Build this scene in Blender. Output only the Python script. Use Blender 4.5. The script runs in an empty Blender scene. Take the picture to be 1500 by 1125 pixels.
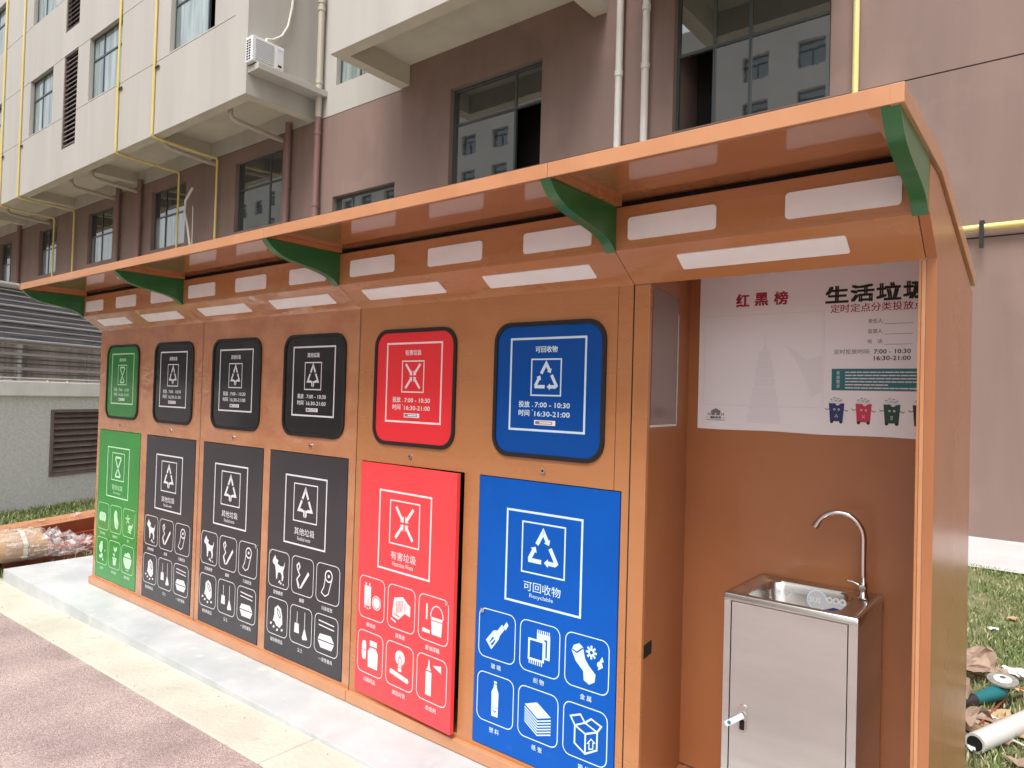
import bpy, math, random
import numpy as np
from mathutils import Vector, Matrix
from mathutils.geometry import tessellate_polygon
random.seed(7); rng = np.random.default_rng(7)
S = bpy.context.scene
COL = S.collection
pi = math.pi
# ------------------------------------------------------------------ camera
def cam_rows(yaw, pitch, roll):
    cy, sy, cp, sp = math.cos(yaw), math.sin(yaw), math.cos(pitch), math.sin(pitch)
    f = Vector((-sy*cp, cy*cp, sp)); r = Vector((cy, sy, 0)); u = r.cross(f)
    cr, sr = math.cos(roll), math.sin(roll)
    return cr*r+sr*u, -sr*r+cr*u, f
cd = bpy.data.cameras.new('camera'); cam = bpy.data.objects.new('camera', cd); COL.objects.link(cam)
R_, U_, F_ = cam_rows(math.radians(38.7103), math.radians(1.1015), math.radians(1.642))
m = Matrix((R_, U_, -F_)).transposed().to_4x4(); m.translation = Vector((1.60396, -2.32919, 1.56557))
cam.matrix_world = m
cd.sensor_width = 36; cd.lens = 36*1031.75/1500; cd.clip_start = .05; cd.clip_end = 600
S.camera = cam
# ------------------------------------------------------------------ world and sun (bright overcast)
SUN_EL, SUN_AZ = math.radians(60), math.radians(166)      # azimuth clockwise from +Y: sun in front of the kiosk, a little to the right
w = bpy.data.worlds.new('World'); S.world = w; w.use_nodes = True
nt = w.node_tree; nt.nodes.clear()
sky = nt.nodes.new('ShaderNodeTexSky'); sky.sky_type = 'NISHITA'; sky.sun_disc = False
sky.sun_elevation = SUN_EL; sky.sun_rotation = SUN_AZ; sky.dust_density = 4; sky.air_density = 1.0
hs = nt.nodes.new('ShaderNodeHueSaturation'); hs.inputs['Saturation'].default_value = .27
bg = nt.nodes.new('ShaderNodeBackground'); bg.inputs['Strength'].default_value = .135
wo = nt.nodes.new('ShaderNodeOutputWorld')
nt.links.new(sky.outputs[0], hs.inputs['Color']); nt.links.new(hs.outputs[0], bg.inputs[0]); nt.links.new(bg.outputs[0], wo.inputs[0])
sd = bpy.data.lights.new('sun', 'SUN'); sd.energy = 1.6; sd.angle = math.radians(26); sd.color = (1, .98, .95)
sun = bpy.data.objects.new('sun', sd); COL.objects.link(sun)
sdir = Vector((math.sin(SUN_AZ)*math.cos(SUN_EL), math.cos(SUN_AZ)*math.cos(SUN_EL), math.sin(SUN_EL)))
sun.rotation_euler = sdir.to_track_quat('Z', 'Y').to_euler()
S.view_settings.view_transform = 'Standard'; S.view_settings.look = 'None'; S.view_settings.gamma = 1
S.view_settings.use_curve_mapping = False; S.view_settings.exposure = .84
S.cycles.max_bounces = 8

# ------------------------------------------------------------------ materials
def mat(name, col, rough=.5, metal=0, coat=0, ior=1.5, noise=None, bump=None, col2=None, stretch=None, aniso=0, alpha=1, trans=0, spots=None, rvar=0):
    """noise=(scale, detail) mixes col/col2; bump=(scale, strength, distance)"""
    m = bpy.data.materials.new(name); m.use_nodes = True
    t = m.node_tree; b = t.nodes['Principled BSDF']
    b.inputs['Base Color'].default_value = (*col, 1); b.inputs['Roughness'].default_value = rough
    b.inputs['Metallic'].default_value = metal; b.inputs['Coat Weight'].default_value = coat
    b.inputs['Coat Roughness'].default_value = .06
    b.inputs['IOR'].default_value = ior; b.inputs['Alpha'].default_value = alpha
    b.inputs['Transmission Weight'].default_value = trans
    if aniso: b.inputs['Anisotropic'].default_value = aniso
    tc = t.nodes.new('ShaderNodeTexCoord'); mp = t.nodes.new('ShaderNodeMapping'); t.links.new(tc.outputs['Object'], mp.inputs[0])
    if stretch: mp.inputs['Scale'].default_value = stretch
    cur = None
    if noise:
        n = t.nodes.new('ShaderNodeTexNoise'); n.inputs['Scale'].default_value = noise[0]; n.inputs['Detail'].default_value = noise[1]
        n.inputs['Roughness'].default_value = .6
        t.links.new(mp.outputs[0], n.inputs[0])
        r = t.nodes.new('ShaderNodeValToRGB'); lo, hi = (noise[2], noise[3]) if len(noise) > 2 else (.35, .65)
        r.color_ramp.elements[0].position = lo; r.color_ramp.elements[1].position = hi
        r.color_ramp.elements[0].color = (*col, 1); r.color_ramp.elements[1].color = (*(col2 or col), 1)
        t.links.new(n.outputs[0], r.inputs[0]); cur = r.outputs[0]
        if rvar:
            mr = t.nodes.new('ShaderNodeMapRange'); mr.inputs[3].default_value = rough-rvar; mr.inputs[4].default_value = rough+rvar
            t.links.new(n.outputs[0], mr.inputs[0]); t.links.new(mr.outputs[0], b.inputs['Roughness'])
    if spots:                                   # (scale, threshold, colour, mix)
        n = t.nodes.new('ShaderNodeTexNoise'); n.inputs['Scale'].default_value = spots[0]; n.inputs['Detail'].default_value = 5
        t.links.new(tc.outputs['Object'], n.inputs[0])
        r = t.nodes.new('ShaderNodeValToRGB'); r.color_ramp.elements[0].position = spots[1]; r.color_ramp.elements[1].position = spots[1]+.12
        r.color_ramp.elements[1].color = (spots[3],)*3+(1,); r.color_ramp.elements[0].color = (0, 0, 0, 1)
        t.links.new(n.outputs[0], r.inputs[0])
        mx = t.nodes.new('ShaderNodeMix'); mx.data_type = 'RGBA'; t.links.new(r.outputs[0], mx.inputs[0])
        if cur: t.links.new(cur, mx.inputs[6])
        else: mx.inputs[6].default_value = (*col, 1)
        mx.inputs[7].default_value = (*spots[2], 1); cur = mx.outputs[2]
    if cur: t.links.new(cur, b.inputs['Base Color'])
    if bump:
        n = t.nodes.new('ShaderNodeTexNoise'); n.inputs['Scale'].default_value = bump[0]; n.inputs['Detail'].default_value = 4
        t.links.new(mp.outputs[0], n.inputs[0])
        bp = t.nodes.new('ShaderNodeBump'); bp.inputs['Strength'].default_value = bump[1]; bp.inputs['Distance'].default_value = bump[2]
        t.links.new(n.outputs[0], bp.inputs['Height']); t.links.new(bp.outputs[0], b.inputs['Normal'])
        if coat: t.links.new(bp.outputs[0], b.inputs['Coat Normal'])
    return m
M = {}
M['paint'] = mat('tan_paint', (.47, .20, .077), .27, coat=.45, noise=(2.2, 6), col2=(.43, .178, .066), spots=(5, .62, (.50, .225, .11), .35), bump=(2, .06, .02), stretch=(.6, 1, 2.5), rvar=.05)
M['paint_gloss'] = mat('tan_paint_gloss', (.40, .165, .075), .24, coat=0, noise=(2.2, 6), col2=(.36, .145, .063), bump=(1.6, .12, .03), ior=1.4, rvar=.05)
M['roof_gloss'] = mat('roof_paint_gloss', (.38, .155, .068), .14, coat=.8, noise=(2.2, 6), col2=(.33, .12, .05), bump=(1.2, .12, .03))
M['paint_film'] = mat('tan_paint_under_film', (.52, .24, .11), .22, coat=.9, noise=(4, 4), col2=(.43, .17, .075), bump=(3.2, .55, .03), stretch=(1, 1, 1.6), rvar=.08)
M['paint_trim'] = mat('orange_trim', (.55, .265, .135), .33, coat=.35, noise=(5, 5), col2=(.50, .23, .11), bump=(6, .08, .01))
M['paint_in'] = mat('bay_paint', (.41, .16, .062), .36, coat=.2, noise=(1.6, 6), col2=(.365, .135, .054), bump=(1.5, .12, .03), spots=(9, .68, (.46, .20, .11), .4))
M['green'] = mat('bracket_green', (.016, .125, .035), .35, coat=.3, noise=(6, 3), col2=(.02, .15, .042))
M['p_green'] = mat('green_panel', (.028, .27, .04), .33, coat=.25, noise=(3, 2), col2=(.03, .23, .04), bump=(3, .1, .01))
M['p_black'] = mat('charcoal_panel', (.030, .028, .034), .33, coat=.15, noise=(3, 5), col2=(.036, .033, .039), spots=(7, .66, (.06, .055, .06), .4), bump=(3, .1, .01))
M['p_red'] = mat('red_panel', (.90, .055, .065), .35, coat=.2, noise=(3, 2), col2=(.86, .048, .058), bump=(3, .1, .01), spots=(8, .68, (.88, .12, .12), .4))
M['p_blue'] = mat('blue_panel', (.001, .095, .46), .36, coat=.0, ior=1.3, noise=(3, 2), col2=(.001, .085, .42), bump=(3, .1, .01), spots=(8, .68, (.03, .13, .46), .5))
M['g_green'] = mat('green_glazing', (.018, .20, .032), .2, coat=.3)
M['g_black'] = mat('black_glazing', (.012, .012, .014), .2, coat=.3)
M['g_red'] = mat('red_glazing', (.78, .035, .045), .25, coat=.2, ior=1.4)
M['g_blue'] = mat('blue_glazing', (.001, .068, .33), .25, coat=.2, ior=1.35)
M['gasket'] = mat('black_gasket', (.012, .010, .010), .45)
M['void'] = mat('dark_void', (.004, .004, .004), .9)
M['white'] = mat('white_print', (.78, .80, .80), .35)
M['pale_green'] = mat('pale_green_print', (.50, .80, .52), .35)
M['pale_pink'] = mat('pale_pink_print', (.85, .72, .73), .35)
M['pale_blue'] = mat('pale_blue_print', (.60, .78, .88), .35)
M['pale_grey'] = mat('pale_grey_print', (.72, .72, .76), .35)
M['diffuser'] = mat('acrylic_diffuser', (.88, .87, .88), .3, coat=.3, noise=(8, 4), col2=(.84, .82, .83))
M['chrome'] = mat('chrome', (.72, .68, .66), .12, metal=1)
M['steel'] = mat('brushed_steel', (.74, .75, .75), .32, metal=1, noise=(2, 5), col2=(.62, .63, .63), bump=(.9, .35, .05), stretch=(.4, .4, 2.2), rvar=.05)
M['steel_rim'] = mat('sink_rim_steel', (.70, .69, .66), .26, metal=1, noise=(9, 4), col2=(.56, .54, .51), rvar=.06)
M['paper_white'] = mat('poster_vinyl', (.86, .83, .86), .35, coat=.15, noise=(2, 3), col2=(.88, .85, .88))
M['ink_red'] = mat('red_ink', (.36, .015, .04), .5); M['ink_black'] = mat('black_ink', (.012, .015, .012), .5)
M['ink_grey'] = mat('grey_ink', (.20, .18, .20), .5); M['ink_faint'] = mat('faint_ink', (.73, .70, .75), .45)
M['ink_faint2'] = mat('fainter_ink', (.80, .775, .815), .4)
M['ink_teal'] = mat('teal_ink', (.012, .17, .20), .5); M['ink_navy'] = mat('navy_ink', (.02, .03, .14), .5)
M['ink_pink'] = mat('crimson_ink', (.60, .03, .09), .5); M['ink_dgreen'] = mat('bottle_green_ink', (.01, .06, .04), .5)
M['brown'] = mat('brown_render', (.25, .168, .142), .75, noise=(1.3, 8, .3, .7), col2=(.205, .138, .117), bump=(25, .25, .01), stretch=(1, 1, .13), spots=(.7, .55, (.30, .195, .165), .5))
M['groove'] = mat('dark_groove_joint', (.06, .045, .04), .9)  # dark tone of the recessed wall and panel joints
M['beige'] = mat('beige_render', (.485, .46, .42), .8, noise=(1.4, 8, .3, .75), col2=(.415, .392, .355), bump=(25, .2, .01), stretch=(1, 1, .10), spots=(.45, .56, (.44, .42, .38), .5))
M['beige2'] = mat('beige_soffit', (.60, .565, .47), .85, noise=(.8, 4), col2=(.52, .48, .40))
M['frame'] = mat('window_frame_grey', (.055, .07, .07), .4, coat=.2)
M['glass'] = mat('window_glass', (.022, .034, .036), .02, ior=3.1, bump=(.9, .05, .02))
M['glass_pale'] = mat('curtain_and_sky_glass', (.36, .44, .42), .03, ior=2.9, noise=(1.2, 3), col2=(.10, .14, .135), stretch=(3, 3, .25), bump=(.9, .05, .02))  # pale streaks paint in reflected bright sky along with the curtains
M['room'] = mat('unlit_room', (.02, .018, .018), .9)
M['mirror'] = mat('dull_inset', (.20, .115, .085), .25, coat=.3)
M['opp'] = mat('pale_render', (.78, .75, .70), .8, noise=(.4, 5), col2=(.70, .67, .62))
M['louver'] = mat('louver_brown', (.20, .155, .14), .45, noise=(6, 3), col2=(.16, .125, .115))
M['pvc'] = mat('white_pvc', (.66, .63, .60), .4, noise=(2, 4), col2=(.58, .55, .51))
M['pvc_beige'] = mat('beige_pvc', (.48, .43, .36), .5); M['pvc_brown'] = mat('brown_painted_pipe', (.24, .135, .12), .5)
M['yellow'] = mat('gas_pipe_yellow', (.80, .62, .16), .4, noise=(.7, 3), col2=(.78, .66, .30))
M['dark_metal'] = mat('dark_metal', (.04, .035, .035), .5, metal=.6)
M['ac_white'] = mat('ac_casing', (.74, .74, .74), .4); M['ac_grille'] = mat('ac_grille', (.52, .53, .56), .5)
M['pad'] = mat('pad_concrete', (.43, .455, .455), .6, noise=(2.6, 9), col2=(.56, .57, .57), bump=(18, .25, .01), spots=(9, .60, (.64, .63, .60), .6), rvar=.12)
M['cream'] = mat('cream_concrete', (.58, .55, .46), .75, noise=(2.2, 9), col2=(.48, .45, .37), bump=(40, .5, .01), spots=(11, .64, (.38, .35, .29), .7))
M['apron'] = mat('apron_concrete', (.56, .55, .54), .8, noise=(1.2, 6), col2=(.46, .45, .44), bump=(20, .2, .01))
M['soil'] = mat('lawn_soil', (.24, .20, .12), .95, noise=(9, 6), col2=(.12, .14, .05), bump=(40, .8, .03))
M['util'] = mat('roughcast_grey', (.58, .61, .60), .9, noise=(38, 5, .3, .7), col2=(.80, .82, .81), bump=(70, .6, .012))
M['coping'] = mat('coping_cement', (.80, .82, .80), .8, noise=(3, 6), col2=(.70, .72, .70), bump=(30, .2, .01))
M['galv'] = mat('galvanised_tube', (.42, .42, .43), .4, metal=.5)
M['canopy'] = mat('ribbed_polycarbonate', (.06, .065, .075), .18, coat=.5, noise=(2.5, 6), col2=(.20, .20, .215), stretch=(.6, .6, 22), bump=(3, .3, .02))
M['card'] = mat('cardboard', (.50, .33, .19), .8, noise=(3, 5), col2=(.42, .27, .15), bump=(8, .5, .02))
M['kraft'] = mat('kraft_paper', (.38, .27, .20), .8, noise=(6, 5), col2=(.29, .19, .14), bump=(20, .5, .01))
M['rust'] = mat('red_oxide_panel', (.36, .085, .035), .5, coat=.2, noise=(4, 4), col2=(.26, .055, .025))
M['grinder'] = mat('grinder_teal', (.01, .13, .14), .4); M['disc'] = mat('grinding_disc', (.17, .16, .13), .8, noise=(40, 3), col2=(.26, .25, .22))
M['rubber'] = mat('black_rubber', (.025, .02, .02), .6)
M['hose'] = mat('cream_conduit', (.62, .60, .52), .5)
# thin wrinkled plastic
def plastic(name):
    m = bpy.data.materials.new(name); m.use_nodes = True; t = m.node_tree; t.nodes.clear()
    o = t.nodes.new('ShaderNodeOutputMaterial'); mix = t.nodes.new('ShaderNodeMixShader')
    tr = t.nodes.new('ShaderNodeBsdfTransparent'); p = t.nodes.new('ShaderNodeBsdfPrincipled')
    p.inputs['Base Color'].default_value = (.8, .74, .74, 1); p.inputs['Roughness'].default_value = .12
    n = t.nodes.new('ShaderNodeTexNoise'); n.inputs['Scale'].default_value = 14; n.inputs['Detail'].default_value = 6; n.inputs['Distortion'].default_value = 1.5
    tc = t.nodes.new('ShaderNodeTexCoord'); t.links.new(tc.outputs['Object'], n.inputs[0])
    r = t.nodes.new('ShaderNodeValToRGB'); r.color_ramp.elements[0].position = .42; r.color_ramp.elements[1].position = .62
    r.color_ramp.elements[0].color = (.06,)*3+(1,); r.color_ramp.elements[1].color = (.5,)*3+(1,)
    t.links.new(n.outputs[0], r.inputs[0]); t.links.new(r.outputs[0], mix.inputs[0])
    b = t.nodes.new('ShaderNodeBump'); b.inputs['Strength'].default_value = .8; b.inputs['Distance'].default_value = .03
    t.links.new(n.outputs[0], b.inputs['Height']); t.links.new(b.outputs[0], p.inputs['Normal'])
    t.links.new(tr.outputs[0], mix.inputs[1]); t.links.new(p.outputs[0], mix.inputs[2]); t.links.new(mix.outputs[0], o.inputs[0])
    return m
M['film'] = plastic('clear_wrap')
# red asphalt: coarse aggregate
def asphalt():
    m = mat('red_asphalt', (.34, .235, .215), .9)
    t = m.node_tree; b = t.nodes['Principled BSDF']; tc = t.nodes.new('ShaderNodeTexCoord')
    v = t.nodes.new('ShaderNodeTexVoronoi'); v.inputs['Scale'].default_value = 210; t.links.new(tc.outputs['Object'], v.inputs[0])
    r = t.nodes.new('ShaderNodeValToRGB'); e = r.color_ramp.elements
    e[0].color = (.33, .25, .24, 1); e[1].color = (.62, .54, .52, 1); e.new(.5).color = (.47, .365, .345, 1)
    s = t.nodes.new('ShaderNodeSeparateColor'); t.links.new(v.outputs['Color'], s.inputs[0]); t.links.new(s.outputs[0], r.inputs[0])
    n = t.nodes.new('ShaderNodeTexNoise'); n.inputs['Scale'].default_value = 1.6; n.inputs['Detail'].default_value = 5; t.links.new(tc.outputs['Object'], n.inputs[0])
    r2 = t.nodes.new('ShaderNodeValToRGB'); r2.color_ramp.elements[0].color = (.74, .70, .68, 1); r2.color_ramp.elements[1].color = (1.15, 1.1, 1.06, 1)
    r2.color_ramp.elements[0].position = .35; r2.color_ramp.elements[1].position = .66
    t.links.new(n.outputs[0], r2.inputs[0])
    mx = t.nodes.new('ShaderNodeMix'); mx.data_type = 'RGBA'; mx.blend_type = 'MULTIPLY'; mx.inputs[0].default_value = 1
    t.links.new(r.outputs[0], mx.inputs[6]); t.links.new(r2.outputs[0], mx.inputs[7]); t.links.new(mx.outputs[2], b.inputs['Base Color'])
    bp = t.nodes.new('ShaderNodeBump'); bp.inputs['Strength'].default_value = .9; bp.inputs['Distance'].default_value = .006
    t.links.new(v.outputs['Distance'], bp.inputs['Height']); t.links.new(bp.outputs[0], b.inputs['Normal'])
    return m
M['asphalt'] = asphalt()
def grassmat():
    m = mat('grass_blade', (.10, .16, .03), .6)
    t = m.node_tree; b = t.nodes['Principled BSDF']
    a = t.nodes.new('ShaderNodeAttribute'); a.attribute_name = 'tone'
    r = t.nodes.new('ShaderNodeValToRGB'); e = r.color_ramp.elements
    e[0].color = (.085, .125, .035, 1); e[1].color = (.52, .45, .27, 1); e.new(.4).color = (.145, .215, .06, 1); e.new(.75).color = (.29, .31, .13, 1)
    t.links.new(a.outputs['Fac'], r.inputs[0]); t.links.new(r.outputs[0], b.inputs['Base Color'])
    return m
M['grass'] = grassmat()

# ------------------------------------------------------------------ mesh helpers
def setp(o, label=None, cat=None, group=None, kind=None):
    for k, v in (('label', label), ('category', cat), ('group', group), ('kind', kind)):
        if v: o[k] = v
    return o
def empty(name, loc, label, cat, group=None):
    o = bpy.data.objects.new(name, None); COL.objects.link(o); o.location = loc; o.empty_display_size = .1
    return setp(o, label, cat, group)
class MB:
    def __init__(s): s.v = []; s.f = []; s.mi = []; s.mats = []; s.sm = []
    def m(s, k):
        if k not in s.mats: s.mats.append(k)
        return s.mats.index(k)
    def face(s, pts, k, smooth=False):
        n = len(s.v); s.v += [tuple(p) for p in pts]; s.f.append(list(range(n, n+len(pts)))); s.mi.append(s.m(k)); s.sm.append(smooth)
    def raw(s, vs, fs, k, smooth=False):
        n = len(s.v); s.v += [tuple(p) for p in vs]; i = s.m(k)
        for f in fs: s.f.append([n+a for a in f]); s.mi.append(i); s.sm.append(smooth)
        return s
    def box(s, x0, x1, y0, y1, z0, z1, k, mtx=None):
        vs = [(x, y, z) for z in (z0, z1) for y in (y0, y1) for x in (x0, x1)]
        if mtx: vs = [tuple(mtx @ Vector(p)) for p in vs]
        return s.raw(vs, [(0, 2, 3, 1), (4, 5, 7, 6), (0, 1, 5, 4), (2, 6, 7, 3), (0, 4, 6, 2), (1, 3, 7, 5)], k)
    def prism(s, poly, a0, a1, k, axis='x', mtx=None):
        """poly in the plane normal to axis: x->(y,z), y->(x,z), z->(x,y)"""
        def P(p, a):
            q = {'x': (a, p[0], p[1]), 'y': (p[0], a, p[1]), 'z': (p[0], p[1], a)}[axis]
            return tuple(mtx @ Vector(q)) if mtx else q
        n = len(poly); vs = [P(p, a0) for p in poly]+[P(p, a1) for p in poly]
        tris = tessellate_polygon([[Vector((p[0], p[1], 0)) for p in poly]])
        fs = [tuple(t) for t in tris]+[tuple(n+i for i in t[::-1]) for t in tris]
        fs += [(i, (i+1) % n, n+(i+1) % n, n+i) for i in range(n)]
        return s.raw(vs, fs, k)
    def tube(s, pts, r, k, n=10, cap=True, rs=None):
        pts = [Vector(p) for p in pts]; rings = []; up = None
        for i, p in enumerate(pts):
            d = (pts[min(i+1, len(pts)-1)]-pts[max(i-1, 0)]).normalized()
            if up is None: up = d.orthogonal().normalized()
            else: up = (up-d*up.dot(d)); up = up.normalized() if up.length > 1e-5 else d.orthogonal().normalized()
            b = d.cross(up); rr = rs[i] if rs else r
            rings.append([tuple(p+(up*math.cos(2*pi*j/n)+b*math.sin(2*pi*j/n))*rr) for j in range(n)])
        vs = [q for rg in rings for q in rg]
        fs = [(i*n+j, i*n+(j+1) % n, (i+1)*n+(j+1) % n, (i+1)*n+j) for i in range(len(pts)-1) for j in range(n)]
        s.raw(vs, fs, k, True)
        if cap: s.face(rings[0][::-1], k); s.face(rings[-1], k)
        return s
    def loft(s, loops, k, smooth=True, closed=True, caps=False):
        n = len(loops[0]); vs = [q for l in loops for q in l]
        fs = [(i*n+j, i*n+(j+1) % n, (i+1)*n+(j+1) % n, (i+1)*n+j) for i in range(len(loops)-1) for j in range(n if closed else n-1)]
        s.raw(vs, fs, k, smooth)
        if caps: s.face(loops[0][::-1], k); s.face(loops[-1], k)
        return s
    def build(s, name, parent=None, bevel=0, loc=None, fix=True, **kw):
        me = bpy.data.meshes.new(name); off = Vector(loc) if loc else None
        vs = [tuple(Vector(p)-off) for p in s.v] if off else s.v
        me.from_pydata(vs, [], s.f); me.polygons.foreach_set('material_index', s.mi); me.polygons.foreach_set('use_smooth', s.sm)
        for k in s.mats: me.materials.append(M[k])
        me.update()
        if fix:
            import bmesh
            bm = bmesh.new(); bm.from_mesh(me); bmesh.ops.recalc_face_normals(bm, faces=bm.faces[:]); bm.to_mesh(me); bm.free()
        o = bpy.data.objects.new(name, me); COL.objects.link(o)
        if off: o.location = off
        if parent:
            o.parent = parent; pl = parent
            base = Vector((0, 0, 0))
            while pl: base += pl.location; pl = pl.parent
            o.location = (off if off else Vector((0, 0, 0)))-base
        if bevel:
            b = o.modifiers.new('bevel', 'BEVEL'); b.width = bevel; b.segments = 2; b.limit_method = 'ANGLE'; b.angle_limit = math.radians(40)
        return setp(o, **kw)
# NB: parents are never rotated, so a child's location is its world position minus its ancestors'
def rrect(x0, x1, z0, z1, r, n=6):
    out = []
    for cx, cz, a in ((x1-r, z1-r, 0), (x0+r, z1-r, 1), (x0+r, z0+r, 2), (x1-r, z0+r, 3)):
        for i in range(n+1):
            t = (a+i/n)*pi/2; out.append((cx+r*math.cos(t), cz+r*math.sin(t)))
    return out
def facade(mb, x0, x1, z0, z1, y, rects, wall, P=None):
    """front sheet facing -y with rectangular recesses (x0,x1,z0,z1,depth,backmat)"""
    P = P or (lambda x, d, z: (x, y+d, z))
    xs = sorted({x0, x1}|{a for r in rects for a in r[:2] if x0 < a < x1}); zs = sorted({z0, z1}|{a for r in rects for a in r[2:4] if z0 < a < z1})
    nx, nz = len(xs)-1, len(zs)-1; D = [[0]*nz for _ in range(nx)]; K = [[None]*nz for _ in range(nx)]
    for i in range(nx):
        for j in range(nz):
            cx, cz = (xs[i]+xs[i+1])/2, (zs[j]+zs[j+1])/2; K[i][j] = wall(cx, cz)
            for r in rects:
                if r[0] < cx < r[1] and r[2] < cz < r[3] and r[4] > D[i][j]: D[i][j] = r[4]; K[i][j] = r[5]
    for i in range(nx):
        for j in range(nz):
            a, b, c, d = xs[i], xs[i+1], zs[j], zs[j+1]; q = D[i][j]
            mb.face([P(a, q, c), P(b, q, c), P(b, q, d), P(a, q, d)], K[i][j])
            if i+1 < nx and D[i+1][j] != q:
                mb.face([P(b, q, c), P(b, D[i+1][j], c), P(b, D[i+1][j], d), P(b, q, d)], wall(b, (c+d)/2))
            if j+1 < nz and D[i][j+1] != q:
                mb.face([P(a, q, d), P(b, q, d), P(b, D[i][j+1], d), P(a, D[i][j+1], d)], wall((a+b)/2, d))
    return mb

# ------------------------------------------------------------------ text and print
_tc = {}
def text_geo(s, bold=.0):
    key = (s, bold)
    if key not in _tc:
        c = bpy.data.curves.new('t', 'FONT'); c.body = s; c.size = 1; c.resolution_u = 2; c.offset = bold; c.fill_mode = 'FRONT'
        o = bpy.data.objects.new('t', c); COL.objects.link(o); bpy.context.view_layer.update()
        me = bpy.data.meshes.new_from_object(o.evaluated_get(bpy.context.evaluated_depsgraph_get()))
        v = [(p.co.x, p.co.y) for p in me.vertices]; f = [tuple(q.vertices) for q in me.polygons]
        bpy.data.objects.remove(o); bpy.data.curves.remove(c); bpy.data.meshes.remove(me)
        if v:
            xs = [a for a, _ in v]; ys = [b for _, b in v]
            _tc[key] = (v, f, min(xs), max(xs), min(ys), max(ys))
        else: _tc[key] = ([], [], 0, 1, 0, 1)
    return _tc[key]
class Print:
    """flat print on a vertical sheet: u right, v up; layers lie 0.5 mm apart"""
    def __init__(s, x0, z0, y, P=None): s.mb = MB(); s.x0, s.z0, s.y = x0, z0, y; s.P = P; s.n = 0      # s.n keeps every stroke on its own hair-thin layer
    def p(s, u, v, l):
        l += .008*s.n
        if s.P: return s.P(u, v, l)
        return (s.x0+u, s.y-.0005*(1+l), s.z0+v)
    def poly(s, pts, k, l=0):
        s.n += 1
        t = tessellate_polygon([[Vector((a, b, 0)) for a, b in pts]])
        out = []
        for q in t:
            (ax, ay), (bx_, by), (cx, cy) = (pts[i] for i in q)
            out.append(q if (bx_-ax)*(cy-ay)-(by-ay)*(cx-ax) > 0 else q[::-1])
        s.mb.raw([s.p(a, b, l) for a, b in pts], out, k)
    def rect(s, a, b, c, d, k, l=0): s.poly([(a, c), (b, c), (b, d), (a, d)], k, l)
    def line(s, pts, wd, k, l=0, closed=False):
        s.n += 1
        n = len(pts); P = [Vector(q) for q in pts]; L = []; R = []
        for i in range(n):
            a = P[(i-1) % n] if (closed or i > 0) else P[i]; b = P[(i+1) % n] if (closed or i < n-1) else P[i]
            d1 = (P[i]-a).normalized() if (P[i]-a).length > 1e-9 else (b-P[i]).normalized(); d2 = (b-P[i]).normalized() if (b-P[i]).length > 1e-9 else d1
            t = d1+d2; t = t.normalized() if t.length > 1e-6 else d1
            nrm = Vector((-t.y, t.x)); sc = 1/max(.35, nrm.dot(Vector((-d1.y, d1.x))))
            L.append(P[i]+nrm*wd/2*sc); R.append(P[i]-nrm*wd/2*sc)
        vs = [s.p(q.x, q.y, l) for q in L]+[s.p(q.x, q.y, l) for q in R]
        fs = [(i, n+i, n+(i+1) % n, (i+1) % n) for i in range(n if closed else n-1)]
        s.mb.raw(vs, fs, k)
    def frame(s, a, b, c, d, wd, k, l=0): s.line([(a, c), (b, c), (b, d), (a, d)], wd, k, l, True)
    def rframe(s, a, b, c, d, r, wd, k, l=0): s.line(rrect(a, b, c, d, r, 4), wd, k, l, True)
    def circ(s, x, y, r, k, l=0, n=18, ry=None): s.poly([(x+r*math.cos(2*pi*i/n), y+(ry or r)*math.sin(2*pi*i/n)) for i in range(n)], k, l)
    def ring(s, x, y, r, wd, k, l=0, n=20): s.line([(x+r*math.cos(2*pi*i/n), y+r*math.sin(2*pi*i/n)) for i in range(n)], wd, k, l, True)
    def text(s, t, cx, cy, h, k, l=0, bold=.01, w=None, left=False):
        v, f, a, b, c, d = text_geo(t, 0); sc = h/(d-c); sx = (w/(b-a)) if w else sc
        ox = cx if left else cx-(b-a)*sx/2; q = bold*h*1.3
        for i, (du, dv) in enumerate(((-q, -q*.6), (q, q*.6), (q, -q*.6), (-q, q*.6)) if bold > .015 else ((-q, 0), (q, 0)) if bold else ((0, 0),)):
            s.mb.raw([s.p(ox+(x-a)*sx+du, cy-h/2+(y-c)*sc+dv, l+i*.15) for x, y in v], f, k)
    def build(s, name, parent, **kw): return s.mb.build(name, parent, fix=False, **kw)
def arrow_seg(g, p0, p1, wd, k, head=True, l=0):
    a, b = Vector(p0), Vector(p1); d = (b-a).normalized(); n = Vector((-d.y, d.x)); h = wd*1.1
    e = b-d*h if head else b
    g.poly([tuple(a+n*wd/2), tuple(a-n*wd/2), tuple(e-n*wd/2), tuple(e+n*wd/2)], k, l)
    if head: g.poly([tuple(e+n*wd), tuple(e-n*wd), tuple(b)], k, l)
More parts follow.
